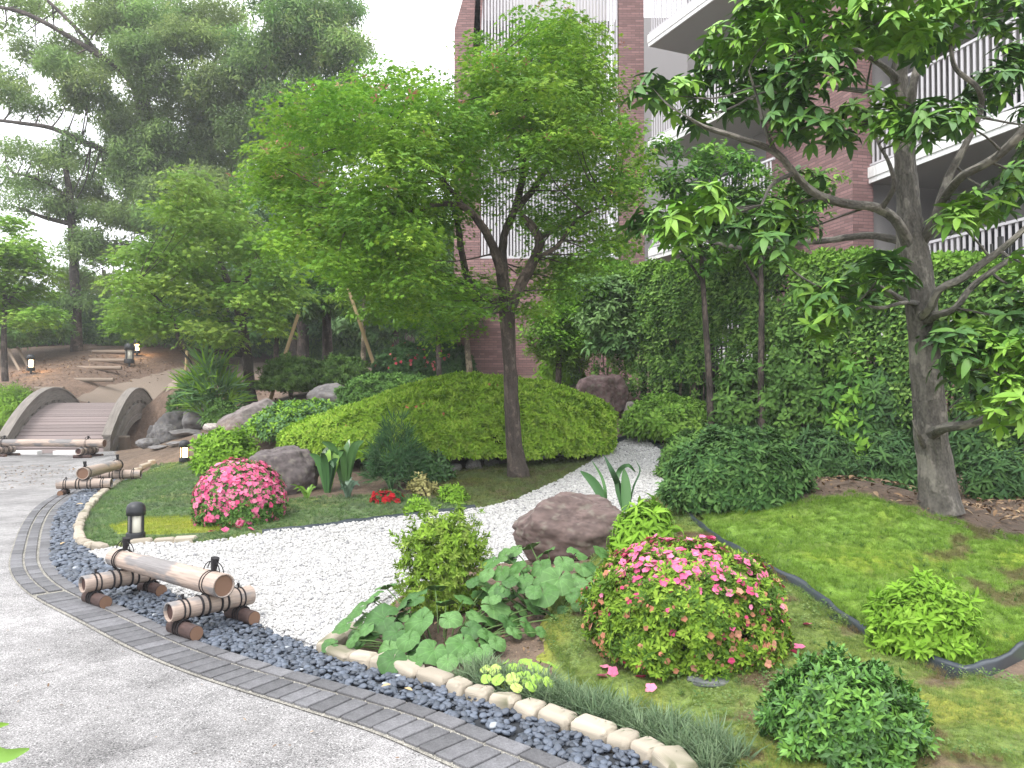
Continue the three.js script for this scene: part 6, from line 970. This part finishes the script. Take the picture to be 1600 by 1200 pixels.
// ---------------------------------------------------------------- grass, moss and litter
{
  const r = rng(501);
  // mondo grass along the edging stones
  const line = resample(S1.slice(0, 7), 0.02), strip = offs(line, 0.17), s2 = Math.sign(strip[40][1] - line[40][1]), L = [[], []];
  for (let k = 0; k < 620; k++) { const i = Math.floor(r() * line.length), d = 0.08 + 0.2 * r(), o = offs(line, (s2 > 0 ? -1 : 1) * d)[i]; L[k & 1].push([onG(o[0], o[1], 0.01), V((r() - 0.5) * 0.8, 1, (r() - 0.5) * 0.8).normalize(), 0.65 + 0.8 * r(), pick([[0.16, 0.235, 0.12], [0.12, 0.19, 0.1], [0.22, 0.3, 0.17]], r)]); }
  const t = thing("mondo_grass", 'strip of dark mondo grass behind the front edging stones', 'grass', V(0, 0, 0), null, 'stuff');
  [61, 62].forEach((s, i) => scatter('tufts', tuft(s, 22, 0.1, 0.006, 1.25, 0.9, 3), WHITE, t, L[i], r));
  const cover = (name, label, cat, poly, n, geo, pal, size, far, cond) => tag(scatter(name, geo, WHITE, scene, onPoly(poly, n, r, (x, z) => (cond && !cond(x, z)) ? null : [onG(x, z, far.call ? far(x, z) : far), V((r() - 0.5) * 0.7, 1, (r() - 0.5) * 0.7).normalize(), size * (0.7 + 0.6 * r()), pick(pal(x, z), r, 0.18)]), r), label, cat);
  const g1 = tuft(71, 10, 0.06, 0.005, 1.0, 0.5, 2), g2 = tuft(72, 9, 0.028, 0.0035, 1.2, 0.3, 1), g3 = sprig(73, 8, 0.016, 0.011, [0, 0.8], 0.02, 0.03, 0.2);
  cover('lawn_grass', 'short green lawn inside the curved edging stones', 'grass', lawnPoly, 42000, g1, (x, z) => (n3(x * 1.5, z * 1.5, 4) > 0.3 ? [[0.16, 0.22, 0.1], [0.13, 0.2, 0.1]] : [[0.14, 0.235, 0.085], [0.115, 0.2, 0.075], [0.17, 0.26, 0.09]]), 1, 0.02, (x, z) => !inside(mossLeft, x, z));
  cover('moss_tufts', 'short bright moss over the right hand mound', 'moss', mossRight, 130000, g2, (x, z) => { const a = fbm(x * 1.6, z * 1.6, 7, 4); return x > 3.1 && a > 0.15 ? [[0.15, 0.14, 0.06], [0.2, 0.2, 0.07]] : [[0.21, 0.36, 0.045], [0.17, 0.3, 0.04], [0.26, 0.41, 0.055], [0.12, 0.22, 0.03]]; }, 1.5, (x, z) => 0.042 + 0.05 * fbm(x * 3.5, z * 3.5, 9, 3));
  cover('moss_tufts', 'patchy moss around the round azalea bush', 'moss', mossFront, 150000, g2, (x, z) => (fbm(x * 1.6, z * 1.6, 7, 4) > 0.2 ? [[0.17, 0.125, 0.06], [0.2, 0.17, 0.07]] : [[0.17, 0.26, 0.055], [0.22, 0.29, 0.06], [0.13, 0.22, 0.05]]), 1.1, (x, z) => 0.034 + 0.035 * fbm(x * 3.5, z * 3.5, 9, 3));
  cover('moss_tufts', 'dark moss bank under the big maple', 'moss', mossMaple, 9000, g2, () => [[0.1, 0.15, 0.04], [0.13, 0.18, 0.05], [0.1, 0.08, 0.04]], 2.2, (x, z) => 0.042 + 0.03 * fbm(x * 3.5, z * 3.5, 9, 3));
  cover('moss_tufts', 'yellow green moss patch behind the near lantern', 'moss', mossLeft, 4000, g2, () => [[0.3, 0.36, 0.04], [0.24, 0.31, 0.04]], 1.6, 0.055);
  cover('grass_tufts', 'thin grass blades coming up through the right hand moss', 'grass', mossRight, 2600, g1, () => [[0.14, 0.26, 0.05], [0.2, 0.3, 0.07], [0.09, 0.18, 0.04]], 0.9, 0.04, (x, z) => n3(x * 1.4, z * 1.4, 51) > -0.1);
  cover('grass_tufts', 'thin grass blades coming up through the front moss', 'grass', mossFront, 2200, g1, () => [[0.16, 0.25, 0.06], [0.24, 0.27, 0.1], [0.1, 0.18, 0.05]], 0.6, 0.03, (x, z) => n3(x * 1.4, z * 1.4, 61) > 0);
  // small clover leaves among the moss and fallen leaves on the soil
  cover('clover', 'tiny round leaves scattered through the front moss', 'clover', mossFront, 5000, g3, () => [[0.15, 0.25, 0.07], [0.1, 0.19, 0.05], [0.22, 0.3, 0.1]], 0.9, 0.05, (x, z) => n3(x * 1.2, z * 1.2, 31) > 0.1);
  const dry = (() => { const g = new GB(); addLeaf(g, V(-0.5, 0, 0), V(1, 0.05, 0), YY, 1, 0.42, 0.3, 0.35, 3); return g.geo(); })();
  const soilA = toWorld([[1000, 660], [1100, 660], [1600, 760], [1600, 850], [1430, 800], [1350, 772], [1240, 785], [1060, 760], [1050, 720]]), pathA = toWorld([[-30, 728], [60, 728], [150, 735], [120, 752], [40, 762], [-30, 775]]), slopeA = toWorld([[0, 590], [60, 560], [260, 565], [420, 575], [440, 640], [330, 650], [250, 600], [150, 590], [40, 610]]);
  const leavesOn = (poly, n, s, label) => tag(scatter('fallen_leaves', dry, M.edgingLeaf, scene, onPoly(poly, n, r, (x, z) => [onG(x, z, 0.02 + 0.012 * r()), V((r() - 0.5) * 0.8, 1, (r() - 0.5) * 0.8).normalize(), s * (0.6 + 0.8 * r()), pick([[0.24, 0.15, 0.08], [0.16, 0.1, 0.06], [0.32, 0.22, 0.13], [0.1, 0.07, 0.05]], r, 0.2)]), r), label, 'fallen leaves');
  M.edgingLeaf = new THREE.MeshStandardMaterial({ color: 0xffffff, roughness: 0.9, side: THREE.DoubleSide });
  leavesOn(soilA, 5200, 0.07, 'brown fallen leaves on the soil below the tall hedge'); leavesOn(pathA, 800, 0.05, 'brown fallen leaves swept across the path by the bridge'); leavesOn(slopeA, 9000, 0.11, 'brown fallen leaves covering the rear slope');
  leavesOn(mossFront, 420, 0.035, 'small dry leaves caught in the front moss'); leavesOn(mossRight, 260, 0.05, 'small dry leaves caught in the right hand moss');
  leavesOn(toWorld([[100, 990], [300, 1040], [420, 1100], [700, 1200], [300, 1200], [0, 1100], [0, 960]]), 90, 0.02, 'a few dry leaf crumbs on the pale path');
  const soilF = toWorld([[560, 1000], [640, 900], [760, 870], [960, 870], [860, 960], [850, 1060], [700, 1070], [600, 1040]]); leavesOn(soilF, 900, 0.04, 'dry leaves on the dark soil under the round leaves');
  // fallen azalea flowers
  for (const [x, y, lab] of [[372, 832, "third from left of four fallen pink flowers below the left pink azalea"], [392, 834, "rightmost of four fallen pink flowers below the left pink azalea"], [352, 836, "second from left of four fallen pink flowers below the left pink azalea"], [330, 838, "leftmost of four fallen pink flowers below the left pink azalea"], [945, 1058, "topmost of three clustered fallen pink flowers left of the round azalea foot"], [958, 1066, "rightmost of three clustered fallen pink flowers left of the round azalea foot"], [940, 1072, "lowest of three clustered fallen pink flowers left of the round azalea foot"], [1000, 1074, "single fallen pink flower in front of the round azalea foot"], [1018, 1092, "fallen pink flower nearest the mondo grass below the round azalea"], [1213, 1028, "leftmost fallen pink flower between the round azalea and the glossy corner shrub"], [1242, 1036, "lowest fallen pink flower between the round azalea and the glossy corner shrub"], [1250, 1026, "rightmost fallen pink flower just above the glossy corner shrub"], [1228, 1014, "fallen pink flower on the moss halfway up the round azalea's right side"], [1112, 796, "leftmost of three fallen pink flowers by the dark green shrub"], [1126, 802, "middle of three fallen pink flowers by the dark green shrub"], [1140, 800, "rightmost of three fallen pink flowers by the dark green shrub"], [1262, 990, "fallen pink flower nearest the black edging strip, right of the round azalea"], [1232, 985, "topmost fallen pink flower close to the round azalea's right side"]]) { const p = G(x, y), o = part('fallen_flower', FL[Math.floor(r() * 3)], pinks[Math.floor(r() * 4)], scene); o.position.set(p.x, p.y + 0.055, p.z); o.rotation.set(r() - 0.5, r() * 6, r() - 0.5); o.scale.setScalar(1.1 * Math.max(1, -p.z / 7)); const w = [lab, x < 400 ? 'fallen flowers below the left azalea' : x > 1100 && y < 810 ? 'fallen flowers by the dark shrub' : x > 1150 ? 'fallen flowers right of the round azalea' : 'fallen flowers left of the round azalea']; tag(o, w[0], 'flower', w[1]); }
  for (const [x, y, label] of [[97, 857, 'dry tan leaf on the black pebbles at the path bend'], [124, 793, 'dry pinkish leaf on the pebbles near the lawn stones'], [603, 1087, 'dry pale leaf on the pebbles, left of the two by the round leaves'], [638, 1093, 'dry orange leaf on the pebbles, right of the two by the round leaves'], [1590, 808, 'pale dry leaf on the moss at the right edge']]) { const p = G(x, y), o = part('fallen_leaf', dry, M.stake, scene); o.position.set(p.x, p.y + 0.06, p.z); o.rotation.set(0.3, r() * 6, 0.2); o.scale.setScalar(0.05 * Math.max(1, -p.z / 6)); tag(o, label, 'leaf'); }
}
renderer.render(scene, camera);
